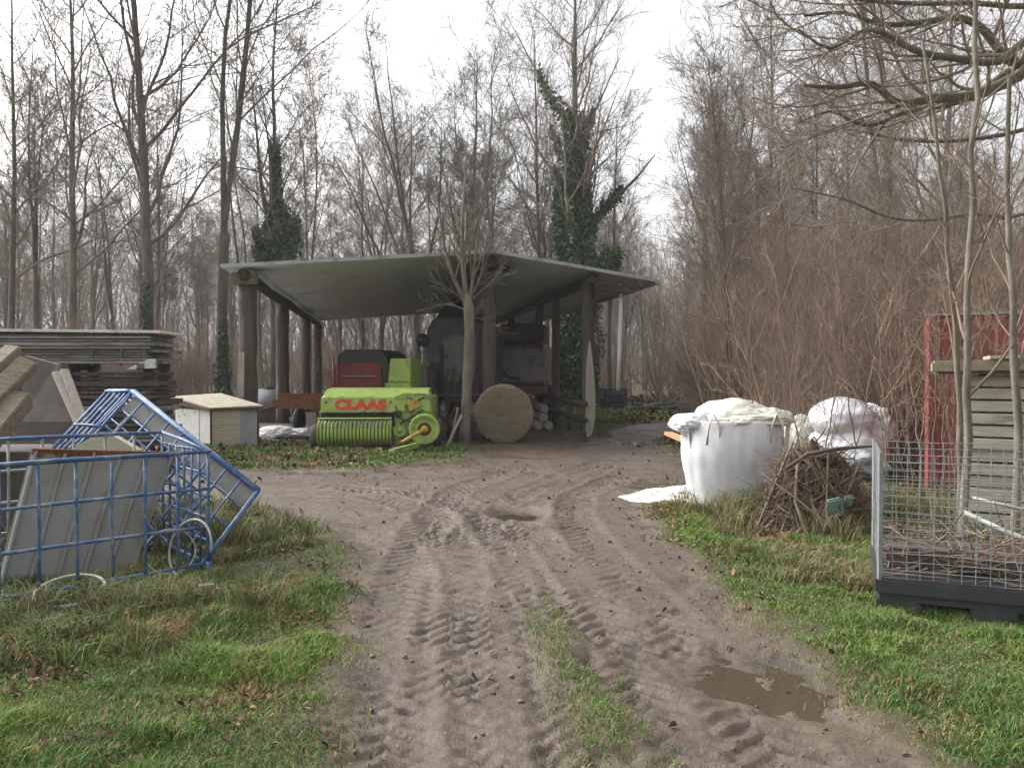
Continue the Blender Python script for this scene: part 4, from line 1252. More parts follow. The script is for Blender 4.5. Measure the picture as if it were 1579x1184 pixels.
# scrap between baler and tree
rr = random.Random(9)
sp = thing('scrap_heap', 'heap of rusty sticks and scrap between the green baler and the young tree', 'scrap', (G(695, 680).x, G(695, 680).y + .7, 0))
mb = MB()
for i in range(70):
    a = Vector((rr.uniform(-.45, .45), rr.uniform(-.4, .4), rr.uniform(0, .25))); d = Vector((rr.uniform(-.4, .4), rr.uniform(-.3, .3), rr.uniform(.1, .6)))
    mb.bar(a, a + d, rr.uniform(.015, .05), rr.uniform(.01, .03))
P3(sp, 'sticks', mb, 'rustd')
mb = MB(); mb.box((.05, .1, .2), (.7, .4, .35), Matrix.Rotation(.3, 3, 'Y'), .02); P3(sp, 'box', mb, 'mid_grey')
mb = MB()
for i in range(14):
    a = Vector((rr.uniform(-.4, .4), rr.uniform(-.5, -.2), rr.uniform(0, .2))); d = Vector((rr.uniform(-.3, .3), rr.uniform(-.1, .2), rr.uniform(.2, .6)))
    mb.bar(a, a + d, .02, .02)
P3(sp, 'pale_sticks', mb, 'wood')

# ------------------------------------------------------------------ crumpled plastic
def crumple(name, c, rad, seed, amp, m, freq=2.2, parent=None, rot=0.0, flat=0.0, sub=5):
    bm = bmesh.new(); bmesh.ops.create_icosphere(bm, subdivisions=sub, radius=1.0)
    off = Vector((seed * 3.7, seed * 1.3, seed * 2.1))
    for v in bm.verts:
        n = v.co.normalized()
        q = n * freq + off
        rdg = 1 - abs(mnoise.noise(q)) * 2
        rdg2 = 1 - abs(mnoise.noise(q * 2.3 + Vector((5, 5, 5)))) * 2
        k = 1 + amp * (mnoise.noise(q * .6) * 1.2 + rdg * .45 + rdg2 * .28)
        p = n * k
        p = Vector((p.x * rad[0], p.y * rad[1], p.z * rad[2]))
        if p.z < -flat * rad[2] and flat > 0: p.z = -flat * rad[2] + (p.z + flat * rad[2]) * .1
        v.co = p
    me = bpy.data.meshes.new(name); bm.to_mesh(me); bm.free()
    me.polygons.foreach_set('use_smooth', np.ones(len(me.polygons), bool)); me.materials.append(M[m])
    o = bpy.data.objects.new(name, me); COL.objects.link(o); o.location = c; o.rotation_euler = (0, 0, rot)
    if parent: o.parent = parent
    return o

# big white bag
gb = G(1140, 792)
bg = thing('bulk_bag', 'full white bulk bag with a bulging side standing on the right grass verge', 'bag', (gb.x, gb.y + .35, 0))
def bag_body(parent, H, r_top, r_bot, seed, m='bag', bulge=.06, sag=0.0, sq=.35):
    V_ = []; F_ = []; nz_, na = 40, 96
    for j in range(nz_ + 1):
        f = j / nz_
        for i in range(na):
            a = 2 * math.pi * i / na
            c, s = math.cos(a), math.sin(a)
            se = (abs(c) ** 3.2 + abs(s) ** 3.2) ** (-1 / 3.2)
            se = 1 * (1 - sq) + se * sq
            r_ = (r_bot + (r_top - r_bot) * f ** .8) * se * (1 + bulge * math.sin(math.pi * f) )
            if f < .12: r_ *= .80 + .20 * math.sin(f / .12 * math.pi / 2)
            q = Vector((c * 1.3, s * 1.3, f * 2.2 + seed))
            r_ *= 1 + .065 * mnoise.noise(q) + .016 * (1 - abs(mnoise.noise(Vector((c * 3.5, s * 3.5, f * 1.3 + seed)))) * 3) + .012 * mnoise.noise(Vector((c * 8, s * 8, f * 5 + seed)))
            V_.append((r_ * c, r_ * s, H * f + sag * r_ * c - .01))
    for j in range(nz_):
        for i in range(na):
            F_.append((j * na + i, j * na + (i + 1) % na, (j + 1) * na + (i + 1) % na, (j + 1) * na + i))
    n0 = len(V_); V_.append((0, 0, H)); 
    for i in range(na): F_.append((nz_ * na + i, nz_ * na + (i + 1) % na, n0))
    mb = MB(); mb.add(V_, F_); return mb.build('body', M[m], parent, True)
bag_body(bg, 1.05, .55, .44, 1.0, bulge=.085, sq=.25)
crumple('folded_top', (.02, 0, 1.06), (.41, .42, .19), 2, .17, 'bag_o', 2.3, bg)
crumple('folded_flap', (-.48, -.10, .99), (.19, .24, .12), 3, .24, 'bag', 2.2, bg, .3)
crumple('folded_flap', (.40, -.22, 1.07), (.17, .22, .11), 4, .24, 'bag_o', 2.6, bg, -.3)
crumple('folded_flap', (.10, -.40, 1.03), (.38, .12, .07), 5, .4, 'bag_o', 3.0, bg, .05)
mb = MB(); mb.bar((.50, -.30, .25), (.56, -.30, 1.05), .05, .008); mb.build('strap', M['bag_o'], bg)
mb = MB(); mb.bar((-.52, -.22, .7), (-.56, -.25, .95), .012, .07); mb.build('strap', M['bag'], bg)
for q_ in (-.33, .36):
    mb = MB(); mb.tube([(q_ - .07, -.50, .78), (q_ - .06, -.53, 1.0), (q_, -.50, 1.12), (q_ + .06, -.53, 1.0), (q_ + .07, -.50, .78)], .014, 8); mb.build('lifting_loop', M['bag_o'], bg, True)
# sheet on the ground
def ground_sheet(name, pts, lift, amp, seed, m, label, cat, group=None):
    P = np.array([[p.x, p.y] for p in pts]); lo = P.min(0); hi = P.max(0)
    n = 60; gx, gy = np.meshgrid(np.linspace(lo[0], hi[0], n), np.linspace(lo[1], hi[1], n))
    ins = sdist(gx.ravel(), gy.ravel(), P)
    z = height(gx.ravel(), gy.ravel()) + lift * sstep(0, .25, ins) + .012 + amp * np.abs(fbm(gx.ravel() * 4 + seed, gy.ravel() * 5, 3)) * sstep(0, .1, ins)
    I = np.arange(n * n).reshape(n, n); Q_ = np.stack([I[:-1, :-1], I[:-1, 1:], I[1:, 1:], I[1:, :-1]], -1).reshape(-1, 4)
    keep = (ins[Q_] > -.02).all(1); Q_ = Q_[keep]; u, inv = np.unique(Q_, return_inverse=True)
    V_ = np.column_stack([gx.ravel(), gy.ravel(), z])[u]
    o = mesh_np(name, V_, [inv.reshape(-1, 4)], M[m], smooth=True)
    s = o.modifiers.new('thick', 'SOLIDIFY'); s.thickness = .008
    return tag(o, label, cat, group)
ground_sheet('plastic_sheet', [G(953, 769), G(1000, 786), G(1075, 782), G(1100, 760), G(1070, 752), G(1010, 757)], .018, .045, 2, 'sheet_w', 'flat white plastic sheet lying on the mud left of the bulk bag', 'sheet')
mb = MB(); a = at(1030, 668, 11.2); b = at(1062, 681, 10.0); mb.bar(a, b, .11, .05, bev=.005)
mb.bar(b, Vector((b.x + .25, b.y - .2, b.z - .1)), .11, .05)
pk = tag(mb.build('plank', M['wood_o']), 'orange brown board sticking out behind the bulk bag', 'plank')
mb = MB(); mb.tube([(b.x + .1, b.y + .4, -.1), (b.x + .12, b.y + .4, a.z + .0)], .04); tag(mb.build('stake', M['post']), 'short wooden stake under the orange board behind the bag', 'stake')
# second and third bags
b2 = thing('bulk_bag', 'second white bulk bag slumped behind the brushwood pile', 'bag', (px(1306, 11.5), 11.5, .0), .3)
crumple('lower_bulge', (0, 0, .38), (.52, .50, .52), 11, .16, 'bag', 2.2, b2, flat=.75)
crumple('upper_bulge', (-.05, 0, .88), (.44, .42, .34), 12, .15, 'bag', 2.4, b2)
crumple('side_fold', (.35, -.15, .72), (.24, .3, .36), 13, .28, 'bag', 2.4, b2)
b3 = thing('bulk_bag', 'third white bulk bag partly hidden between thicket and red shed', 'bag', (px(1388, 13.6), 13.6, -.05), 1.0)
bag_body(b3, .95, .42, .40, 7.0); crumple('folded_top', (0, 0, .95), (.35, .35, .14), 14, .25, 'bag', 2.4, b3)
crumple('plastic_bundle', (px(1232, 11.8), 11.8, .45), (.28, .3, .45), 21, .2, 'bag_o', 2.2)['label'] = 'cream plastic bundle wedged between the two white bulk bags'
bpy.data.objects['plastic_bundle']['category'] = 'plastic'
# white feed sacks by the baler
for i, (u, v, r_) in enumerate(((420, 668, (.42, .3, .17)), (458, 668, (.26, .25, .11)))):
    g_ = G(u, 676); o = crumple('white_sack', (g_.x, g_.y + .4, .10), r_, 30 + i, .28, 'bag', 2.2, flat=.5)
    tag(o, ['crumpled white sack on the grass right of the yellowed box', 'small white sack between the crumpled sack and the baler wheel'][i], 'sack')

# ------------------------------------------------------------------ yellowed wooden box
c0 = G(326, 692)
xb = thing('storage_box', 'yellowed wooden storage box with a weathered pale lid left of the baler', 'box', (c0.x, c0.y, 0), 0)
# corner at origin, right face along e1, left face along e2
e1 = Vector((.86, .30, 0)); e2 = Vector((-1.15, 1.0, 0)); Hh = .80
def boxface(a, d, n_off, w0, w1, z0, z1, t=.03):
    pass
def quadbox(mb, o, d, z0, z1, th, nrm_):
    o = Vector(o); d = Vector(d); n = Vector(nrm_) * th
    v = [o, o + d, o + d + n, o + n]
    V_ = [(p.x, p.y, z0) for p in v] + [(p.x, p.y, z1) for p in v]
    mb.add(V_, [(0, 3, 2, 1), (4, 5, 6, 7), (0, 1, 5, 4), (1, 2, 6, 5), (2, 3, 7, 6), (3, 0, 4, 7)])
n1 = Vector((-.33, .94, 0)); n2 = Vector((.65, .75, 0))
mb = MB()
for i in range(5):
    quadbox(mb, Vector((0, 0, 0)), e1 * .62, i * .16 + .003, i * .16 + .155, .04, n1)
mb.build('front_planks', M['wall_y'], xb)
mb = MB(); quadbox(mb, e1 * .622, e1 * .378, 0, .80, .04, n1); mb.build('end_panel', M['greyp'], xb)
mb = MB(); quadbox(mb, Vector((-.01, .02, 0)), e2 * .32, .02, .78, .03, n2); mb.build('white_door', M['white_p'], xb)
mb = MB(); quadbox(mb, e2 * .33, e2 * .67, .02, .78, .03, n2); mb.build('side_panel', M['white_p'], xb)
mb = MB(); c_ = (e1 + e2) / 2
pts = [Vector((0, 0, 0)) - (e1 + e2) * .04, e1 * 1.06 - e2 * .05, e1 * 1.05 + e2 * 1.05, e2 * 1.06 - e1 * .05]
zz = [.84, .88, 1.10, 1.04]
mb.add([(p.x, p.y, z - .035) for p, z in zip(pts, zz)] + [(p.x, p.y, z) for p, z in zip(pts, zz)], [(0, 3, 2, 1), (4, 5, 6, 7), (0, 1, 5, 4), (1, 2, 6, 5), (2, 3, 7, 6), (3, 0, 4, 7)])
mb.build('lid', M['ply'], xb)
mb = MB(); 
for a_, b_ in ((pts[0], pts[1]), (pts[0], pts[3])):
    mb.bar(Vector((a_.x, a_.y, .80)), Vector((b_.x, b_.y, .82 if b_ is pts[1] else .91)), .03, .05)
mb.bar((0, -.01, 0), (0, -.01, .8), .035); mb.bar(tuple(e1 + Vector((0, 0, 0))), tuple(e1 + Vector((0, 0, .82))), .035)
mb.build('edge_frame', M['rustd'], xb)
mb = MB(); a = G(372, 692); b = G(412, 708); mb.bar((a.x, a.y, .06), (b.x, b.y, .05), .06, .03)
tag(mb.build('board', M['wood_p']), 'thin grey board lying in the grass in front of the storage box', 'board')

# ------------------------------------------------------------------ long stack of panels on the left
Yp = 14.0
st = thing('panel_stack', 'long stack of weathered panels topped with a pale sheet at the left edge', 'panel stack', (at(120, 570, Yp).x, Yp, 0), .05)
rr = random.Random(4)
zt = 2.33
z = .25
while z < 1.58:
    th = rr.choice((.05, .07, .09)); x1 = 1.38 + rr.uniform(-.18, .06)
    mb = MB(); mb.box(((-3.2 + x1) / 2, .62 + rr.uniform(-.07, .07), z + th / 2), (x1 + 3.2, .9, th), Matrix.Rotation(rr.uniform(-.012, .012), 3, 'Z'), .004)
    mb.build('panel', M[['brownb', 'post', 'slab'][int(z * 37) % 3]], st); z += th + .02
z = 1.72; k = 0
while z < 2.22:
    th = rr.choice((.035, .045, .06)); x1 = 1.42 + rr.uniform(-.25, .05); 
    mb = MB(); mb.box(((-3.2 + x1) / 2, .55 + rr.uniform(-.07, .07), z + th / 2), (x1 + 3.2, 1.1, th), Matrix.Rotation(rr.uniform(-.006, .006), 3, 'Z'), .004)
    mb.build('panel', M[['slab', 'wood', 'slab', 'mid_grey'][k % 4]], st); z += th + .012; k += 1
mb = MB(); mb.box((-.9, .55, z + .04), (4.7, 1.25, .05), Matrix.Rotation(.008, 3, 'Y'), .006); mb.build('top_sheet', M['slab_top'], st)
for x in (-1.9, -.2, 1.1):
    mb = MB(); mb.box((x, .55, 1.66), (.14, 1.2, .12)); mb.build('bearer', M['beam'], st)
    for y in (.3, 1.0):
        mb = MB(); mb.bar((x, y, -.05), (x, y, 1.60), .14); mb.build('leg', M['beam'], st)
for x in (-1.6, .25, .75, 1.15):
    mb = MB(); mb.box((x, .0, 1.98), (.04, .02, .6)); mb.build('strap', M['dark_grey'], st)
mb = MB(); mb.prism([(.85, 1.62), (1.35, 1.64), (1.36, 1.80), (1.25, 1.80)], -.05, .05); mb.build('loose_end', M['slab_top'], st)
# dark leaning board, pale planks, timber baulks
mb = MB()
pa = [at(28, 650, 9.0), at(126, 650, 9.0), at(88, 562, 9.5), at(38, 548, 9.5)]
d_ = Vector((0, .08, 0))
mb.add([tuple(p) for p in pa] + [tuple(p + d_) for p in pa], [(0, 1, 2, 3), (7, 6, 5, 4), (0, 4, 5, 1), (1, 5, 6, 2), (2, 6, 7, 3), (3, 7, 4, 0)])
a_, b_ = pa[0].copy(), pa[1].copy(); 
lo = [Vector((pa[0].x - .1, 8.6, -.05)), Vector((pa[1].x + .45, 8.6, -.05))]
mb.add([tuple(lo[0]), tuple(lo[1]), tuple(pa[1]), tuple(pa[0])] + [tuple(p + d_) for p in (lo[0], lo[1], pa[1], pa[0])], [(0, 1, 2, 3), (7, 6, 5, 4), (0, 4, 5, 1), (1, 5, 6, 2), (2, 6, 7, 3), (3, 7, 4, 0)])
tag(mb.build('leaning_board', M['brownb']), 'big dark brown board leaning behind the blue cages on the left', 'board')
for i, (u0, v0, u1, v1) in enumerate(((86, 574, 118, 645), (99, 570, 128, 648))):
    p1 = at(u0, v0, 9.3); p0 = at(u1, v1, 8.9); dd = (p0 - p1).normalized(); e = p1 + (p0 - p1) * 2.3
    mb = MB(); mb.bar(p1, e, .09, .04, bev=.006)
    tag(mb.build('plank', M['wood_p']), ['left of the two pale grey planks leaning beside the dark board', 'right of the two pale grey planks leaning beside the dark board'][i], 'plank')
labs = ['topmost sawn timber baulk of the pile at the left edge', 'second timber baulk of the pile at the left edge', 'lowest timber baulk of the pile at the left edge', 'rust stained beam end poking from the timber pile']
for i, (u0, v0, u1, v1, w, Y) in enumerate(((-60, 610, 22, 540, .20, 7.6), (-60, 660, 44, 560, .22, 7.4), (-60, 720, 30, 612, .30, 7.2), (-50, 590, 6, 560, .2, 7.9))):
    p0 = at(u0, v0, Y - .4); p1 = at(u1, v1, Y + .3); mb = MB(); mb.bar(p0, p1, w * .8, w * .62, up=(0, 1, .3), bev=.012)
    tag(mb.build('timber_baulk', M['rust' if i == 3 else 'wood']), labs[i], 'timber')
mb = MB(); mb.box((px(-10, 7.4), 7.5, .42), (1.3, .8, .9), None, .02)
tag(mb.build('timber_crate', M['brownb']), 'dark crate carrying the timber pile at the left edge', 'crate')

# ------------------------------------------------------------------ tube cages
def grid_panel(mb, o, u, v, nu, nv, r, wob=0.0, seed=0, off=None):
    """tubes parallel to v at nu+1 stations along u and parallel to u at nv+1 stations along v"""
    rr = random.Random(seed); o = Vector(o); u = Vector(u); v = Vector(v)
    n = u.cross(v).normalized() * (r * 1.3) if off is None else off
    for i in range(nu + 1):
        a = o + u * (i / nu); pts = [a + v * f + Vector((rr.uniform(-wob, wob), rr.uniform(-wob, wob), rr.uniform(-wob, wob))) for f in (0, .33, .66, 1)]
        mb.tube(pts, r, 7)
    for j in range(nv + 1):
        a = o + v * (j / nv) + n; pts = [a + u * f + Vector((rr.uniform(-wob, wob), rr.uniform(-wob, wob), rr.uniform(-wob, wob))) for f in (0, .33, .66, 1)]
        mb.tube(pts, r * 1.1, 7)
rt_ = G(322, 893); lf_ = G(0, 950)
ca = Vector((rt_.x, rt_.y, .0))
ul = (Vector((lf_.x, lf_.y, 0)) - ca).normalized(); vb = Vector((ul.y, -ul.x, 0))
if vb.y < 0: vb = -vb
cg = thing('blue_cage', 'worn blue tube cage in front at the left edge holding the grey profiled sheet', 'cage', tuple(ca))
LW, LD = 2.05, 1.0
Zs = Vector((0, 0, 1))
def cpanel(name, o, u, v, nu, nv, r, m='blue', seed=0, wob=.006):
    mb = MB(); grid_panel(mb, o, u, v, nu, nv, r, wob, seed); return mb.build(name, M[m], cg, True)
cpanel('front_grid', Vector((0, 0, .12)), ul * LW, Zs * .86, 9, 3, .0115, seed=1)
cpanel('end_grid', Vector((0, 0, .12)) , vb * LD, Zs * .86, 6, 5, .010, seed=2)
cpanel('back_grid', vb * LD + Vector((0, 0, .12)), ul * LW, Zs * .95, 9, 4, .011, 'galv', seed=3)
mb = MB(); 
for a, b in ((Vector((0, 0, .98)), ul * LW + Zs * .98), (vb * LD + Zs * 1.07, vb * LD + ul * LW + Zs * 1.07), (Zs * .98, vb * LD + Zs * 1.07)):
    mb.tube([a, a + (b - a) * .5 + Zs * .01, b], .014, 9)
mb.build('top_rail', M['blue'], cg, True)
mb = MB()
for f in (.0, .33, .66): 
    a = ul * LW * f; mb.tube([a + Zs * -.05, a + Zs * .14], .018, 7)
mb.tube([vb * LD - Zs * .05, vb * LD + Zs * .14], .018, 7)
mb.build('foot', M['blue'], cg, True)
# profiled sheet standing inside
tl, trr, br, blq = at(48, 694, 6.05), at(268, 699, 6.75), at(200, 892, 6.25), at(-12, 925, 5.55)
n = 140; V_ = []; F_ = []
nrml = (trr - tl).cross(blq - tl).normalized()
if nrml.y > 0: nrml = -nrml
for j in range(12):
    g = j / 11
    for i in range(n):
        f = i / (n - 1)
        p = (tl * (1 - f) + trr * f) * (1 - g) + (blq * (1 - f) + br * f) * g
        t_ = (f * 5.2 + .35) % 1.0
        rib = max(0, 1 - abs(t_ - .5) / .085) ; rib = min(1, rib * 1.6)
        t2 = (f * 20.8) % 1.0
        p = p + nrml * (rib * .032 + .004 * math.sin(t2 * 6.28) * 0)
        V_.append(tuple(p))
for j in range(11):
    for i in range(n - 1):
        a = j * n + i; F_.append((a, a + 1, a + n + 1, a + n))
mb = MB(); mb.add(V_, F_)
shx = thing('profiled_sheet', 'grey ribbed metal sheet with rusty top edge standing in the front blue cage', 'metal sheet')
o = mb.build('sheet_body', M['sheet'], shx); so = o.modifiers.new('t', 'SOLIDIFY'); so.thickness = .006
mb = MB(); rr = random.Random(2); 
for i in range(26):
    f = i / 26; p0 = tl * (1 - f) + trr * f; p1 = tl * (1 - f - 1 / 26) + trr * (f + 1 / 26)
    h_ = rr.uniform(.015, .06)
    mb.bar(p0 + nrml * .012 - Zs * (h_ / 2 - .01), p1 + nrml * .012 - Zs * (h_ / 2 - .01), .055 + .012 * (i % 2), h_)
mb.build('rusty_edge', M['rust'], shx)
mb = MB(); p_ = at(160, 690, 6.75); mb.prism([(-.28, 0), (.30, 0), (.06, .14), (-.05, .14)], -.02, .06); o = mb.build('board_offcut', M['wall_y']); o.location = p_ - Zs * .02
tag(o, 'pale yellow board corner showing above the grey profiled sheet', 'board')
# second cage, tipped over
c2 = thing('blue_cage', 'tipped blue tube cage leaning with one corner up behind the profiled sheet', 'cage')
cg = c2
k0 = at(203, 603, 7.3); k1 = at(398, 757, 6.5)
ax = (k1 - k0); back = Vector((-.50, .55, .30)); dn = Vector((-.32, -.28, -.36)); 
dnL = at(96, 690, 6.85) - at(178, 602, 7.3)
bk = at(178, 602, 7.75) - k0
dnR = at(365, 800, 6.35) - k1
cpanel('upper_grid', k0, ax, bk.normalized() * .9, 5, 3, .012, seed=5)
mb = MB(); grid_panel(mb, k0, ax, dnR.normalized() * .75 , 9, 4, .0095, .006, 6); mb.build('side_grid', M['blue'], cg, True)
mb = MB(); grid_panel(mb, k0, dnL * 1.25, bk.normalized() * .32 + Vector((-.16, 0, 0)), 2, 5, .012, .004, 7); mb.build('end_grid', M['blue'], cg, True)
mb = MB(); grid_panel(mb, k0 + bk.normalized() * .9, ax, dnR.normalized() * .75, 8, 4, .009, .006, 8); mb.build('far_grid', M['blue'], cg, True)
mb = MB(); mb.tube([k0, k0 + ax * .5, k1], .022, 9); mb.tube([k1, k1 + dnR.normalized() * .5 , k1 + dnR.normalized() * .75], .02, 9); mb.build('corner_tube', M['blue'], cg, True)
# grey panel lining the lower side of the upper edge, with red edge
pn = (ax.cross(dnR)).normalized()
mb = MB(); a = k0 + ax * .03; d1 = ax * .95; d2 = (at(180, 622, 7.25) - k0).normalized() * .17 + Vector((0, .03, -.02))
if d2.length < .01: d2 = Vector((-.1, 0, -.12))
q = [a, a + d1, a + d1 + d2, a + d2]; of = Vector((0, .03, 0)); q = [p + of for p in q]
mb.add([tuple(p) for p in q] + [tuple(p + of) for p in q], [(0, 1, 2, 3), (7, 6, 5, 4), (0, 4, 5, 1), (1, 5, 6, 2), (2, 6, 7, 3), (3, 7, 4, 0)]); mb.build('liner_panel', M['sheet'], cg)
# hoops in the grass
def hoop(c, r, tilt, az, m, label, rr_=.012, arc=1.0, sq=1.0):
    mb = MB(); pts = []
    for i in range(33):
        a = 2 * math.pi * arc * i / 32
        p = Vector((r * math.cos(a), r * sq * math.sin(a), 0)); p = Matrix.Rotation(tilt, 3, 'X') @ p; p = Matrix.Rotation(az, 3, 'Z') @ p; pts.append(p)
    mb.tube(pts, rr_, 8); o = mb.build('hoop', M[m], None, True); o.location = c
    return tag(o, label, 'hoop')
g_ = G(108, 940); hoop((g_.x, g_.y, .13), .21, .25, .2, 'pvc', 'pale plastic hoop lying in the grass under the front blue cage')
g_ = G(285, 905); hoop((g_.x, g_.y + .1, .26), .22, 1.3, -.5, 'pvc', 'pale wire hoop standing at the right corner of the front blue cage', .009, .8)
g_ = G(245, 905); hoop((g_.x, g_.y + .2, .22), .18, 1.0, .5, 'galv', 'thin galvanised hoop behind the standing pale hoop', .006)
g_ = G(318, 925); mb = MB(); mb.box((g_.x, g_.y, .05), (.16, .12, .12), Matrix.Rotation(.4, 3, 'Z'), .03); tag(mb.build('stone_block', M['gravelstone']), 'small grey stone block in the grass right of the hoops', 'stone')

# ------------------------------------------------------------------ right side: brushwood pile, wire cage, red shed, boards
gp = G(1285, 832)
br_ = thing('brushwood_pile', 'heap of brown cut branches between the bulk bag and the wire cage', 'brush pile', (gp.x, gp.y + .5, 0))
PILE = (.49, .42, .80)
bm_ = bmesh.new(); bmesh.ops.create_icosphere(bm_, subdivisions=5, radius=1)
for v in bm_.verts:
    k_ = 1 + .28 * mnoise.noise(v.co * 2.2) + .16 * mnoise.noise(v.co * 6) + .08 * mnoise.noise(v.co * 15)
    v.co = Vector((v.co.x * PILE[0] * .86 * k_, v.co.y * PILE[1] * .86 * k_, max(-.1, v.co.z * PILE[2] * .93 * k_)))
me = bpy.data.meshes.new('litter_core'); bm_.to_mesh(me); bm_.free(); me.materials.append(mat('rotting_leaves', (.07, .045, .03), (.16, .105, .065), 16, .95, bump=1, bscale=40)); o = bpy.data.objects.new('litter_core', me); COL.objects.link(o); o.parent = br_
rg = rngf(91); n = 1500
N_ = nrm(rg.normal(size=(n, 3)) * np.array([1, 1, .8])); N_[:, 2] = np.abs(N_[:, 2])
S = N_ * np.array(PILE) * (.82 + .25 * rg.random((n, 1)))
T_ = nrm(np.cross(N_, rg.normal(size=(n, 3)))); T_[:, 2] = T_[:, 2] * 1.3 + rg.normal(size=n) * .2
D = nrm(T_ + N_ * (.15 * rg.normal(size=(n, 1)) + .08))
P, Q_ = walk(rg, S - D * .15, D, .15 + .45 * rg.random(n) ** 1.5, .0025 + .011 * rg.random(n) ** 3, 5, .13, -.02, .5)
P1, R1 = branch(rg, P, Q_, 2, .3, 1, .6, .5, 3, .1, 0, .6)
P[..., 2] = np.maximum(P[..., 2], -.02)
tube_obj('branches', [(P, Q_, 5), (P1, np.maximum(R1, .002), 3)], mat('cut_branch', (.22, .15, .10), (.10, .07, .05), 3, .9), br_)
n = 16; az = rg.random(n) * 3.4 + 3.0
S = np.column_stack([.62 * np.cos(az), .58 * np.sin(az), np.zeros(n)]); T_ = S * np.array([-.3, .35, 0]) + np.column_stack([rg.normal(size=n) * .25, rg.normal(size=n) * .1, .55 + .35 * rg.random(n)])
P = np.stack([S, (S + T_) / 2 + rg.normal(size=(n, 3)) * .05, T_], 1); Q_ = np.full((n, 3), .010) * (.6 + 1.1 * rg.random((n, 1)))
tube_obj('sticks', [(P, Q_, 6)], M['wood'], br_)
n = 2600; N_ = nrm(rg.normal(size=(n, 3))); N_[:, 2] = np.abs(N_[:, 2])
leaf_cloud('dead_leaves', N_ * np.array(PILE) * (.80 + .2 * rg.random((n, 1))), .028, rg, (.09, .055, .03), (.34, .22, .12), M['leaf'], br_)
# curved dark bark piece on top, grey sheet, teal scraps
mb = MB(); a = at(1212, 722, gp.y + .2); pts = [a, at(1245, 700, gp.y + .1), at(1290, 692, gp.y + .1), at(1345, 688, gp.y + .3)]; mb.tube(pts, [.012, .02, .02, .01], 8)
tag(mb.build('branch', M['brownb'], None, True), 'dark curved branch laid over the top of the brushwood pile', 'branch')
o = crumple('crumpled_sheet', at(1325, 715, gp.y + .7), (.22, .2, .12), 41, .35, 'greyp', 2.5); tag(o, 'crumpled grey plastic sheet on the right shoulder of the brushwood pile', 'plastic')
for i, (u, v, w, h) in enumerate(((1288, 782, .15, .19), (1308, 772, .10, .11), (1284, 812, .12, .12), (1258, 816, .08, .12))):
    p_ = at(u, v, gp.y + .02); mb = MB(); mb.box((0, 0, 0), (w, .05, h), Matrix.Rotation(.25 * (i - 1), 3, 'Y'), .015); o = mb.build('plastic_scrap', M['teal']); o.location = p_; o.rotation_euler = (.3, 0, .3 * i)
    tag(o, ['largest faded green plastic scrap in the brushwood pile', 'small green scrap right above the largest one in the brushwood', 'pale green scrap at the foot of the brushwood pile', 'narrow green scrap left at the foot of the brushwood pile'][i], 'plastic')

# wire cage on black pallet
pc = G(1356, 950); pr = G(1579, 974)
wx = Vector((pr.x - pc.x, pr.y - pc.y, 0)).normalized(); wy = Vector((-wx.y, wx.x, 0))
wc = thing('wire_cage', 'galvanised wire mesh pallet cage on a black plastic base at the right edge', 'cage', tuple(pc))
W_, D_, H0, H1 = 1.25, 1.05, .26, 1.06
def wirep(name, o, u, v, nu, nv, seed):
    mb = MB(); rr = random.Random(seed); o = Vector(o); u = Vector(u); v = Vector(v); n = u.cross(v).normalized() * .004
    for i in range(nu + 1):
        f = min(1, max(0, i / nu)); a = o + u * f; mb.tube([a + Vector((rr.gauss(0, .002), rr.gauss(0, .002), 0)), a + v * .5 + u.normalized() * rr.gauss(0, .007) + n * rr.gauss(0, 1.5), a + v], .0028, 5, False)
    for j in range(nv + 1):
        a = o + v * (j / nv) + n; mb.tube([a, a + u * .33 + Zs * rr.gauss(0, .004), a + u * .66 + Zs * rr.gauss(0, .004), a + u], .0028, 5, False)
    mb.build(name, M['galv'], wc, True)
wirep('front_mesh', Zs * H0, wx * W_, Zs * (H1 - H0), 16, 15, 1)
wirep('back_mesh', wy * D_ + Zs * H0, wx * W_, Zs * (H1 - H0), 16, 15, 2)
wirep('side_mesh', Zs * H0, wy * D_, Zs * (H1 - H0), 14, 15, 3)
wirep('side_mesh', wx * W_ + Zs * H0, wy * D_, Zs * (H1 - H0), 14, 15, 4)
for (a, s_) in ((Vector((0, 0, 0)), 1), (wx * W_, 1), (wy * D_, 1), (wx * W_ + wy * D_, 1)):
    mb = MB(); mb.bar(a + Zs * .2, a + Zs * (H1 + .01), .026, .026); mb.build('corner_post', M['galv'], wc)
pal = MB(); cx_ = wx * (W_ / 2) + wy * (D_ / 2)
rm = Matrix((wx, wy, Zs)).transposed()
pal.box(cx_ + Zs * .205, (W_ + .05, D_ + .05, .11), rm, .015)
pal.box(cx_ + Zs * .135, (W_ + .0, D_ + .0, .05), rm)
wp = pal.build('pallet', M['bpl'], wc)
for f in (.09, .52, .94):
    for g in (.09, .5, .91):
        mb = MB(); mb.box(wx * W_ * f + wy * D_ * g + Zs * .05, (.26, .20, .15), rm, .015); mb.build('foot', M['bpl'], wp)
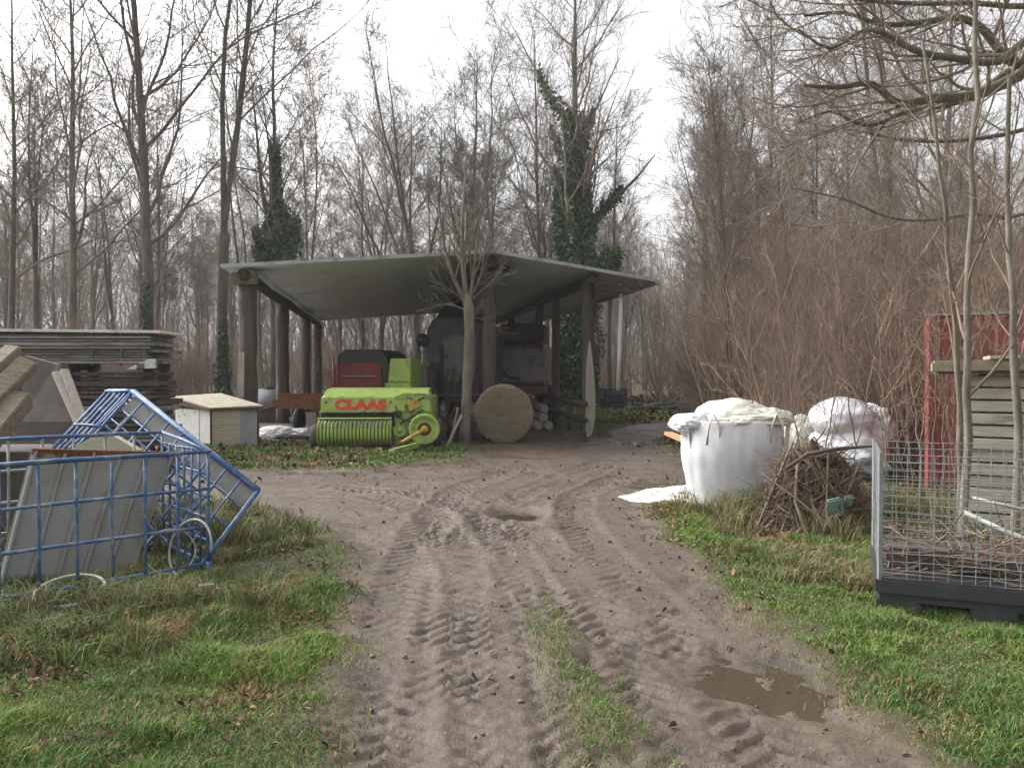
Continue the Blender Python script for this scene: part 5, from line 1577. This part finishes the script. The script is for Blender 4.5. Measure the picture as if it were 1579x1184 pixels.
# contents
rg = rngf(92); n = 420
S = np.column_stack([rg.uniform(.05, 1.2, n), rg.uniform(.05, 1.0, n), .27 + .22 * rg.random(n) ** 1.5]); S = S[:, :1] * np.array(wx)[None] + S[:, 1:2] * np.array(wy)[None] + S[:, 2:] * np.array([[0, 0, 1.]]) + np.array(pc)[None]
D = nrm(np.column_stack([rg.normal(size=n), rg.normal(size=n) * .6, rg.normal(size=n) * .22]))
P, Q_ = walk(rg, S, D, .15 + .3 * rg.random(n), .003 + .006 * rg.random(n) ** 2, 4, .15, .0, .6)
mn = np.array(pc); lx = (P - mn) @ np.array(wx); ly = (P - mn) @ np.array(wy)
P = P + (np.clip(lx, .02, W_ - .02) - lx)[..., None] * np.array(wx) + (np.clip(ly, .02, D_ - .02) - ly)[..., None] * np.array(wy); P[..., 2] = np.clip(P[..., 2], .27, 1)
tag(tube_obj('cut_twigs', [(P, Q_, 5)], M['twig_red']), 'layer of cut twigs lying in the wire cage', 'twigs', kind='stuff')
def W(x, y, z): return pc + wx * x + wy * y + Zs * z
mb = MB(); mb.tube([W(.55, .6, .62), W(.8, .45, .52), W(1.05, .35, .44), W(1.22, .3, .36)], .017, 10); tag(mb.build('white_pipe', M['pvc'], None, True), 'white plastic pipe curving down inside the wire cage', 'pipe')
mb = MB(); mb.tube([W(.62, .75, .70), W(.85, .7, .66), W(1.2, .66, .60)], .013, 10); tag(mb.build('white_pipe', M['pvc'], None, True), 'second white pipe above the first inside the wire cage', 'pipe')
mb = MB(); mb.box(W(.25, .5, .33), (.4, .5, .14), rm, .02); mb.box(W(.75, .55, .31), (.5, .6, .10), rm, .02); tag(mb.build('bark_slab', M['brownb']), 'dark slabs of old bark under the twigs in the wire cage', 'bark')

# red steel shed
YR = 10.4
rc = at(1432, 700, YR)
rs = thing('red_steel_shed', 'faded red ribbed steel shed behind the saplings at the right edge', 'shed', (rc.x, YR, 0))
dR = Vector((.97, -.42, 0)).normalized(); dB = Vector((.497, 1, 0)).normalized()
def ribwall(o, d, L, z0, z1a, z1b, pitch, m, name):
    V_ = []; F_ = []; n = int(L / .02)
    nn = Vector((d.y, -d.x, 0))
    for i in range(n + 1):
        s = i * L / n; t = (s / pitch) % 1.0
        rib = .035 if .1 < t < .5 else (0 if t > .6 or t < .0 else .035 * max(0, (.6 - t) / .1 if t >= .5 else t / .1))
        p = Vector(o) + d * s + nn * rib
        V_.append((p.x, p.y, z0)); V_.append((p.x, p.y, z1a + (z1b - z1a) * i / n))
    for i in range(n): F_.append((2 * i, 2 * i + 2, 2 * i + 3, 2 * i + 1))
    mb = MB(); mb.add(V_, F_); o_ = mb.build(name, M[m], rs); s_ = o_.modifiers.new('t', 'SOLIDIFY'); s_.thickness = .008; return o_
ribwall((0, 0, 0), dR, 3.2, -.1, 2.30, 2.30, .24, 'redwall', 'front_wall')
ribwall(dB * 2.4, -dB, 2.36, -.1, 2.30, 2.30, .24, 'redwall', 'side_wall')
mb = MB(); rv = [Vector((0, 0, 0)) - dB * .06 - dR * .04, dR * 3.2 - dB * .06, dR * 3.2 + dB * 2.4, dB * 2.4 - dR * .04]
mb.add([(p.x, p.y, 2.31) for p in rv] + [(p.x, p.y, 2.335) for p in rv], [(0, 3, 2, 1), (4, 5, 6, 7), (0, 1, 5, 4), (1, 2, 6, 5), (2, 3, 7, 6), (3, 0, 4, 7)]); mb.build('roof', M['gutter'], rs)
mb = MB(); mb.bar((0, -.03, -.1), (0, -.03, 2.3), .09); mb.build('corner_post', M['redwall'], rs)
mb = MB(); mb.bar((.35, -.2, -.1), (.35, -.2, 1.9), .06); mb.build('stud', M['rustd'], rs)
# stack of cream boards in front
bs = at(1494, 700, 7.4)
sk = thing('board_stack', 'tall stack of cream weathered boards under a mossy slab at the right edge', 'board stack', (bs.x, 7.4, 0), -.46)
rr = random.Random(8); z = .06; k = 0
while z < 1.52:
    th = .098; x0 = -.03 + rr.uniform(-.03, .03); mb = MB()
    mb.box((x0 + 1.3, .3 + rr.uniform(-.02, .02), z + th / 2), (2.6, .6, th), Matrix.Rotation(rr.uniform(-.008, .008), 3, 'Z'), .006)
    mb.build('board', M['cream'], sk)
    for x in (.15, 1.2):
        m2 = MB(); m2.box((x, .3, z + th + .008), (.08, .56, .016)); m2.build('spacer', M['beam'], sk)
    z += th + .018; k += 1
mb = MB(); mb.box((1.14, .25, z + .09), (2.9, .75, .12), Matrix.Rotation(-.02, 3, 'Y'), .02); o = mb.build('mossy_slab', M['moss'], sk)
mb = MB(); mb.box((1.14, .22, z + .012), (2.8, .68, .03)); mb.build('under_board', M['beam'], sk)
mb = MB(); mb.box((1.35, .22, z + .175), (2.4, .72, .03), Matrix.Rotation(-.02, 3, 'Y')); mb.build('top_board', M['cream'], sk)
# saplings at right
def sapling(name, pts, r0, r1, label, seed, nb=9, m='bark_sap', Y=None, lf=.22):
    base = Vector(pts[0]); t = thing(name, label, 'sapling', tuple(base))
    pp = np.array([list(Vector(p) - base) for p in pts]); k = 14
    tt = np.linspace(0, len(pp) - 1, k); j = np.minimum(tt.astype(int), len(pp) - 2); w = (tt - j)[:, None]
    P = (pp[j] * (1 - w) + pp[j + 1] * w)[None]; rg = rngf(seed)
    P = P + rg.normal(size=P.shape) * .012
    Q_ = np.linspace(r0, r1, k)[None]
    tube_obj('trunk', [(P, Q_, 9)], M[m], t)
    P1, R1 = branch(rg, P, Q_, nb, .25, 1.0, .55, lf, 8, .09, .06, .45, .3, .3)
    P2, R2 = branch(rg, P1, R1, 6, .2, 1.0, .6, .4, 5, .12, .03, .6, .4, .3)
    P3, R3 = branch(rg, P2, R2, 3, .2, 1.0, .6, .5, 4, .14, .03, .7, .5, .3)
    tube_obj('crown', [(P1, np.maximum(R1, .004), 5), (P2, np.maximum(R2, .003), 3), (P3, np.maximum(R3, .0022), 3)], M['twig_red'], t)
    return t
g1 = G(1484, 866)
sapling('sapling', [(g1.x, g1.y, -.05), at(1486, 700, 6.75), at(1490, 540, 6.75), at(1500, 330, 6.8), at(1505, 120, 6.8), at(1503, -60, 6.9)], .037, .018, 'tall straight pale sapling stem in front of the red shed, right stem of the pair', 61)
sapling('sapling', [(at(1481, 700, 7.2).x, 7.2, -.05), at(1480, 700, 7.2), at(1474, 560, 7.2), at(1466, 400, 7.2), at(1447, 240, 7.2), at(1425, 60, 7.3)], .034, .013, 'leaning pale sapling stem in front of the red shed, left stem of the pair', 62)
g2 = G(1568, 880)
sapling('sapling', [(g2.x, g2.y, -.05), at(1566, 640, 6.5), at(1562, 460, 6.5), at(1550, 320, 6.6), at(1560, 120, 6.6)], .037, .017, 'pale sapling stem closest to the right edge beside the board stack', 63)
# thin stems by the bags
for i, (u0, v0, u1, v1, Y) in enumerate(((1212, 770, 1140, 560, 9.2), (1196, 760, 1165, 590, 9.3), (1240, 740, 1210, 540, 9.8), (1330, 760, 1300, 560, 9.6), (1345, 800, 1380, 600, 8.9), (1250, 760, 1290, 600, 9.5), (1300, 740, 1345, 560, 9.9))):
    g = at(u0, v0, Y); g.z = -.03
    e = at(u1, v1, Y - .2)
    t = sapling('thin_shoot', [g, (g + e) / 2 + Vector((.03, 0, 0)), e, e + (e - g) * .5], .011, .004, ['thin bare shoot leaning left across the white bulk bag', 'thin shoot right beside the edge of the bulk bag', 'thin shoot rising from the left of the brushwood pile', 'thin shoot rising behind the brushwood pile', 'thin shoot leaning right beside the wire cage post', 'thin shoot leaning right in front of the second bag', 'thin shoot leaning over the second bag top'][i], 70 + i, 6, 'twig_red', lf=.3)
    t['category'] = 'shoot'

rr = random.Random(31)
for i in range(12):
    Y = rr.uniform(7.9, 9.8); u = 1385 + i * 15 + rr.uniform(-8, 8); g = at(u, 700, Y); g.z = -.03
    e = at(u + rr.uniform(-60, 30), rr.uniform(360, 520), Y)
    t = sapling('thin_shoot', [g, (g + e) / 2 + Vector((rr.uniform(-.05, .05), 0, 0)), e], rr.uniform(.008, .014), .004, 'thin bare shoot standing in front of the red steel shed', 100 + i, 8, 'twig_red', lf=.3)
    t['category'] = 'shoot'; t['group'] = 'thin shoots in front of the red shed'

# oak whose limbs reach in from the right
ok = thing('oak_tree', 'big mossy oak outside the right edge with crooked limbs reaching over the scene', 'tree', (9.5, 11.0, -.1))
def ow(u, v, Y):
    p = at(u, v, Y); return (p.x - 9.5, p.y - 11.0, p.z + .1)
TR = np.array([[0, 0, 0], [.05, 0, 2], [-.05, .05, 4], [.1, 0, 6], [0, 0, 8.5]]);
tube_obj('trunk', [(TR[None], np.array([[.48, .38, .34, .30, .22]]), 14)], M['twig_oak'], ok)
LB = [
    [(0, 0, 5.0), ow(1640, 80, 11), ow(1570, 118, 10.8), ow(1500, 148, 10.6), ow(1440, 152, 10.4), ow(1385, 160, 10.2), ow(1345, 130, 10.1), ow(1290, 135, 10.0), ow(1240, 132, 10)],
    [(0, 0, 6.2), ow(1650, 30, 11), ow(1570, 100, 10.5), ow(1520, 50, 10.3), ow(1480, 28, 10.2), ow(1420, 35, 10.1), ow(1360, 38, 10.0), ow(1300, 20, 10), ow(1240, 25, 10)],
    [(0, 0, 4.6), ow(1600, 110, 11), ow(1500, 150, 10.9), ow(1440, 165, 10.9), ow(1390, 175, 10.9), ow(1350, 192, 10.9), ow(1320, 190, 10.9), ow(1280, 172, 10.9), ow(1230, 190, 10.9)],
    [(0, 0, 5.6), ow(1620, 60, 10), ow(1540, 95, 9.8), ow(1470, 90, 9.8), ow(1410, 78, 9.7), ow(1370, 55, 9.7), ow(1330, 48, 9.6), ow(1280, 75, 9.6), ow(1230, 45, 9.6)],
    [(0, 0, 7.0), ow(1640, -10, 10), ow(1579, 10, 9.8), ow(1500, 5, 9.8), ow(1420, 6, 9.7), ow(1350, 2, 9.7), ow(1290, -6, 9.6), ow(1250, -20, 9.6), ow(1200, -40, 9.6)],
    [(0, 0, 3.8), ow(1640, 170, 12), ow(1579, 200, 12), ow(1500, 215, 12), ow(1430, 218, 12), ow(1370, 212, 12), ow(1310, 200, 12), ow(1270, 205, 12), ow(1220, 230, 12)],
    [(0, 0, 3.2), ow(1640, 240, 12), ow(1579, 330, 12), ow(1500, 330, 12), ow(1430, 340, 12), ow(1370, 335, 12), ow(1310, 310, 12), ow(1270, 300, 12), ow(1220, 290, 12)],
]
LB = np.array(LB, float); rg = rngf(95)
def smooth_lines(A_, m=3):
    out = []
    for L_ in A_:
        q = [L_[0]]
        for i in range(len(L_) - 1):
            p0 = L_[max(0, i - 1)]; p1 = L_[i]; p2 = L_[i + 1]; p3 = L_[min(len(L_) - 1, i + 2)]
            for t in np.linspace(0, 1, m + 1)[1:]:
                q.append(.5 * ((2 * p1) + (-p0 + p2) * t + (2 * p0 - 5 * p1 + 4 * p2 - p3) * t ** 2 + (-p0 + 3 * p1 - 3 * p2 + p3) * t ** 3))
        out.append(q)
    return np.array(out)
LB = smooth_lines(LB)
LR = np.array([.10, .075, .06, .06, .045, .045, .04])[:, None] * np.linspace(1, .2, 25)[None]
P1, R1 = branch(rg, LB, LR, 14, .2, 1.0, .7, .26, 9, .12, .04, .5, .2, .4)
P2, R2 = branch(rg, P1, R1, 7, .15, 1.0, .7, .42, 6, .18, .02, .55, .4, .4)
P3_, R3 = branch(rg, P2, R2, 4, .15, 1.0, .7, .5, 4, .18, .0, .65, .5, .3)
tube_obj('limbs', [(LB, LR, 10)], M['twig_oak'], ok)
tube_obj('crown', [(P1, np.maximum(R1, .008), 6), (P2, np.maximum(R2, .004), 4), (P3_, np.maximum(R3, .003), 3)], M['twig'], ok)
# a few brown leaves still hanging
n = 60; ii = rg.integers(0, len(P3_), n)
lf = leaf_cloud('hanging_leaves', P3_[ii, -1], .035, rg, (.28, .12, .05), (.42, .22, .10), M['leaf'], ok)

# ------------------------------------------------------------------ far right: crates and tyres
c_ = G(945, 633)
cs_labels = ['topmost dark crate of the small stack right of the shed', 'middle dark crate of the small stack right of the shed', 'lowest dark crate of the small stack right of the shed']
for i in range(3):
    t = thing('plastic_crate', cs_labels[2 - i], 'crate', (c_.x, c_.y, .02 + i * .285), .15 * (i - 1))
    mb = MB()
    for dx, dy, sx, sy in ((0, -.33, .9, .04), (0, .33, .9, .04), (-.43, 0, .04, .62), (.43, 0, .04, .62)):
        for z_ in (.05, .15, .25):
            mb.box((dx, dy, z_), (sx, sy, .06))
    mb.build('slats', M['navy'], t)
    mb = MB(); mb.box((0, 0, .015), (.86, .62, .02)); mb.build('base', M['navy'], t)
    for dx in (-.43, .43):
        for dy in (-.33, .33):
            m2 = MB(); m2.box((dx, dy, .14), (.07, .07, .27)); m2.build('corner', M['navy'], t)
ty = None
for i in range(9):
    u = 985 + i * 13; g = G(u, 636)
    lab = 'old black tyre lying in the row at the edge of the far grass'
    if ty is None:
        mb = MB(); prof = [(.2, .0), (.22, -.09), (.33, -.11), (.38, -.07), (.39, 0), (.38, .07), (.33, .11), (.22, .09), (.2, 0)]
        mb.lathe(prof, (0, 0, .11), None, 24); ty = mb.build('old_tyre', M['tyre'], None, True); ty.location = (g.x, g.y + .8, 0)
        tag(ty, lab, 'tyre', 'row of old tyres on the far grass')
    else:
        o = ty.copy(); COL.objects.link(o); o.location = (g.x, g.y + .8 + (i % 2) * .5, .1 * (i % 2)); o.rotation_euler = ((i % 3) * .12, .1 * (i % 2), i)

# ------------------------------------------------------------------ grass, leaves, litter
def blades(n, x, y, hgt, width, cols, lean, seed):
    rg = rngf(seed); z = height(x, y) - .01
    az = rg.random(n) * 6.283; dx = np.cos(az); dy = np.sin(az)
    ld = rg.random(n) * 6.283; l = lean * (.3 + rg.random(n)) * hgt
    lx = np.cos(ld) * l; ly = np.sin(ld) * l
    w = width
    B = np.stack([np.column_stack([x - dx * w, y - dy * w, z]), np.column_stack([x + dx * w, y + dy * w, z]),
                  np.column_stack([x + lx * .35 + dx * w * .7, y + ly * .35 + dy * w * .7, z + hgt * .6]), np.column_stack([x + lx * .35 - dx * w * .7, y + ly * .35 - dy * w * .7, z + hgt * .6]),
                  np.column_stack([x + lx, y + ly, z + hgt * (1 - .25 * lean)])], 1)
    base = np.arange(n)[:, None] * 5
    return B.reshape(-1, 3), base + np.array([[0, 1, 2, 3]]), base + np.array([[3, 2, 4]]), np.repeat(cols, 5, axis=0)

def scatter(n, xr, yr, seed, dens, ypow=1.0):
    rg = rngf(seed)
    x = rg.uniform(*xr, n); y = yr[0] + (yr[1] - yr[0]) * rg.random(n) ** ypow
    k = rg.random(n) < dens(x, y)
    return x[k], y[k]
allV = []; q4 = []; q3 = []; allC = []; off = 0
def addb(r):
    global off
    allV.append(r[0]); q4.append(r[1] + off); q3.append(r[2] + off); allC.append(r[3]); off += len(r[0])
def grass_layer(n, xr, yr, seed, h0, h1, w, ypow, straw=.0, dens_extra=None, mult=1.0):
    def dn(x, y):
        tk_ = trackness(x, y); g = np.where(tk_ < -.3, 1., np.maximum(grassy(x, y), .5)) * (.12 * sstep(.35, .05, tk_) + .88 * sstep(.08, -.30, tk_)) * sstep(-.05, .2, grassy(x, y) + .15 * sstep(.3, 0, tk_)) * (.4 + .6 * sstep(-.55, .15, fbm(x * 1.1 + seed, y * 1.1, 3) + .35))
        if dens_extra is not None: g = g * dens_extra(x, y)
        return g
    x, y = scatter(n, xr, yr, seed, dn, ypow); m = len(x); rg = rngf(seed + 1)
    tuft = sstep(.0, .8, fbm(x * 2.7, y * 2.7, 3) + .3)
    h = (h0 + (h1 - h0) * rg.random(m)) * (.35 + .75 * tuft) * (.55 + .45 * sstep(-.05, -.5, trackness(x, y)))
    pch = sstep(-.25, .35, fbm(x * .9 + 40, y * .9, 3))[:, None]
    dry = sstep(.0, .5, fbm(x * 1.3 + 80, y * 1.3 + 3, 3) + straw - .2)[:, None]
    r_ = rg.random((m, 1))
    green = np.array([.08, .165, .03]) * (1 - pch) + np.array([.17, .27, .05]) * pch
    green = green * (.65 + .7 * r_)
    drc = np.array([.30, .22, .105]) * (.6 + .7 * r_)
    isdry = (rg.random((m, 1)) < dry * .85 + .17)
    c = np.where(isdry, drc, green)
    ww = w * (.7 + .6 * rg.random(m)) * (1 + (y - 3) * .10)
    addb(blades(m, x, y, h, ww, c, .8, seed + 2))
grass_layer(260000, (-4.6, -.5), (2.2, 6.0), 501, .045, .125, .0022, 1.1)
grass_layer(80000, (-7, -1), (6.0, 11), 502, .04, .10, .003, 1.0)
grass_layer(260000, (1.2, 5.0), (2.4, 7.0), 503, .04, .11, .0022, 1.1)
grass_layer(100000, (1.3, 5.0), (7.0, 10.3), 504, .04, .11, .003, 1.0)
grass_layer(90000, (-7, 1.2), (12.3, 18), 505, .04, .12, .005, 1.0, straw=.05)
grass_layer(70000, (1.5, 14), (11.5, 34), 506, .06, .15, .010, 1.0)
grass_layer(14000, (-.05, 1.0), (2.4, 5.8), 507, .03, .07, .002, 1.0)
rg = rngf(540); n = 9000; y = 2.3 + 3.5 * rg.random(n) ** 1.2; x = .20 + .11 * (5.4 - y) + rg.normal(size=n) * (.09 + .05 * (5.6 - y) / 3)
k = rg.random(n) < sstep(-.15, .25, fbm(x * 4 + 3, y * 3, 3)); x, y = x[k], y[k]; m = len(x); r_ = rg.random((m, 1))
addb(blades(m, x, y, (.02 + .045 * rg.random(m)), np.full(m, .002), np.where(rg.random((m, 1)) < .35, np.array([.24, .2, .1]) * (.6 + .6 * r_), np.array([.12, .22, .035]) * (.6 + .8 * r_)), 1.0, 541))
# rank dry tufts round the cages and pile
def tuft_area(n, cx, cy, sx, sy, seed, h0, h1, w, dry=.75, keep=None):
    rg = rngf(seed); x = cx + rg.normal(size=n) * sx; y = cy + rg.normal(size=n) * sy
    nt = max(3, n // 90); tx_ = cx + rg.normal(size=nt) * sx; ty_ = cy + rg.normal(size=nt) * sy
    j = rg.integers(0, nt, n); x = tx_[j] + rg.normal(size=n) * .05; y = ty_[j] + rg.normal(size=n) * .05
    k = trackness(x, y) < -.35; x, y = x[k], y[k]; m = len(x)
    r_ = rg.random((m, 1)); c = np.where(rg.random((m, 1)) < dry, np.array([.27, .205, .11]) * (.55 + .75 * r_), np.array([.09, .15, .03]) * (.6 + .8 * r_))
    addb(blades(m, x, y, h0 + (h1 - h0) * rg.random(m), np.full(m, w), c, 1.0, seed + 1))
tuft_area(3800, G(230, 945).x, G(230, 945).y, .5, .16, 520, .10, .26, .0028, .5)
tuft_area(2600, G(60, 1000).x, G(60, 1000).y, .5, .3, 521, .08, .22, .0028, .3)
tuft_area(2500, G(340, 860).x, G(340, 860).y, .4, .4, 522, .06, .15, .0028, .5)
tuft_area(1800, G(1215, 870).x, G(1215, 870).y, .28, .35, 523, .06, .18, .003, .6)
tuft_area(3600, G(1318, 900).x, G(1318, 900).y, .16, .3, 524, .08, .18, .003, .65)
tuft_area(2500, G(1200, 800).x, G(1200, 800).y, .14, .2, 526, .10, .25, .003, .75)
tuft_area(6000, -3.2, 7.5, .8, .5, 527, .15, .4, .003, .6)
tuft_area(9000, 3.4, 8.2, .8, .6, 528, .15, .45, .003, .6)
tuft_area(6000, -11, 18, 1.6, 2.0, 530, .3, .9, .008, .85)
tuft_area(7000, 9, 20, 3.0, 3.5, 531, .3, .8, .009, .85)
o = mesh_np('grass', np.concatenate(allV), [np.concatenate(q4), np.concatenate(q3)], M['grass'], cols=np.concatenate(allC))
tag(o, 'short green and straw coloured grass of the verges', 'grass', kind='stuff')

# fallen leaves
def leaves(n, xr, yr, seed, dens, size, ypow=1.0):
    x, y = scatter(n, xr, yr, seed, dens, ypow); m = len(x); rg = rngf(seed + 5)
    z = height(x, y) + .006 + .02 * rg.random(m) * sstep(.0, -.1, trackness(x, y))
    az = rg.random(m) * 6.283; s = size * (.5 + rg.random(m)) * (1 + np.maximum(0, y - 6) * .04)
    a = np.column_stack([np.cos(az), np.sin(az), rg.normal(size=m) * .7]); b = np.column_stack([-np.sin(az), np.cos(az), rg.normal(size=m) * .7]) * (.5 + .8 * rg.random((m, 1)))
    C = np.column_stack([x, y, z]); s = s[:, None]
    up = np.array([[0, 0, 1.]]) * s * (.1 + .8 * rg.random((m, 1)))
    V_ = np.stack([C - a * s, C - a * s * .3 - b * s * .55 + up, C + a * s * .5 - b * s * .45 + up, C + a * s, C + a * s * .4 + b * s * .5 + up, C - a * s * .4 + b * s * .5 + up], 1)
    t = rg.random((m, 1)); t2 = rg.random((m, 1))
    c = (np.array([.11, .062, .04]) * (1 - t) + np.array([.27, .16, .095]) * t) * (.6 + .6 * t2)
    c = np.where(rg.random((m, 1)) < .03, np.array([.36, .25, .10]), c)
    F = np.arange(m)[:, None] * 6
    return V_.reshape(-1, 3), F + np.array([[0, 1, 2, 3]]), F + np.array([[0, 3, 4, 5]]), np.repeat(c, 6, axis=0)
LV = []; LF = []; LC = []; lo_ = 0
for r in (leaves(15000, (-4.6, -.5), (2.2, 7), 601, lambda x, y: sstep(-.2, .5, fbm(x * 1.6, y * 1.6, 3)) * (.1 + grassy(x, y)), .0145),
          leaves(12000, (1.2, 5.0), (2.3, 9), 602, lambda x, y: sstep(-.2, .5, fbm(x * 1.6, y * 1.6, 3)) * (.1 + grassy(x, y)), .0145),
          leaves(420, (-3, 2), (2.5, 14), 603, lambda x, y: .5 + 0 * x, .018),
          leaves(26000, (-26, 26), (18, 46), 604, lambda x, y: np.where((trackness(x, y) < -.1) & ((y > 30) | (np.abs(x + 2) > 5.5)), 1., 0.) * (1 - .8 * grassy(x, y)), .045),
          leaves(3500, (-8, -2.5), (6.5, 18), 605, lambda x, y: np.where(trackness(x, y) < -.1, .7, .04), .03),
          leaves(4500, (2.2, 8), (6.5, 18), 606, lambda x, y: np.where(trackness(x, y) < -.1, .8, .03), .03)):
    LV.append(r[0]); LF.append(r[1] + lo_); LF.append(r[2] + lo_); LC.append(r[3]); lo_ += len(r[0])
o = mesh_np('fallen_leaves', np.concatenate(LV), LF, M['leaf'], cols=np.concatenate(LC))
tag(o, 'brown fallen leaves scattered over the verges, the track and the woodland floor', 'leaves', kind='stuff')
# clods and small stones on the mud
rg = rngf(610); n = 2600; x = rg.uniform(-2.5, 2.2, n); y = 2.4 + 11 * rg.random(n) ** 1.3
k = (trackness(x, y) > -.12) & (fbm(x * 1.7, y * 1.7, 3) > -.15); x, y = x[k], y[k]; m = len(x); s = .004 + .013 * rg.random(m) ** 3
base_v = np.array([[1, 0, 0], [-1, 0, 0], [0, 1, 0], [0, -1, 0], [0, 0, 1], [0, 0, -1]], float); bf = np.array([[0, 2, 4], [2, 1, 4], [1, 3, 4], [3, 0, 4], [2, 0, 5], [1, 2, 5], [3, 1, 5], [0, 3, 5]])
jit = 1 + .5 * rg.normal(size=(m, 6, 1)) * .5
Vc = np.column_stack([x, y, height(x, y) + s * .2])[:, None] + base_v[None] * s[:, None, None] * jit * np.array([1.2, 1.2, .7])
t = rg.random((m, 1)); cc = np.array([.10, .072, .055]) * (1 - t) + np.array([.21, .165, .13]) * t
o = mesh_np('mud_clods', Vc.reshape(-1, 3), [(np.arange(m)[:, None, None] * 6 + bf[None]).reshape(-1, 3)], M['leaf'], cols=np.repeat(cc, 6, axis=0))
tag(o, 'small clods and pebbles scattered on the muddy track', 'clods', kind='stuff')

# ------------------------------------------------------------------ damp air
hm = bpy.data.materials.new('haze'); hm.use_nodes = True
hm.node_tree.nodes.clear()
ho = nd(hm.node_tree, 'ShaderNodeOutputMaterial'); hv = nd(hm.node_tree, 'ShaderNodeVolumePrincipled')
hv.inputs['Color'].default_value = (.93, .95, 1.0, 1); hv.inputs['Density'].default_value = HAZE; hv.inputs['Anisotropy'].default_value = .0
hm.node_tree.links.new(hv.outputs[0], ho.inputs['Volume'])
mb = MB(); mb.box((0, 92, 17), (300, 250, 36.5)); o = mb.build('haze', hm); o['kind'] = 'stuff'; o['label'] = 'thin damp winter haze between the far trees'
o.display_type = 'WIRE'
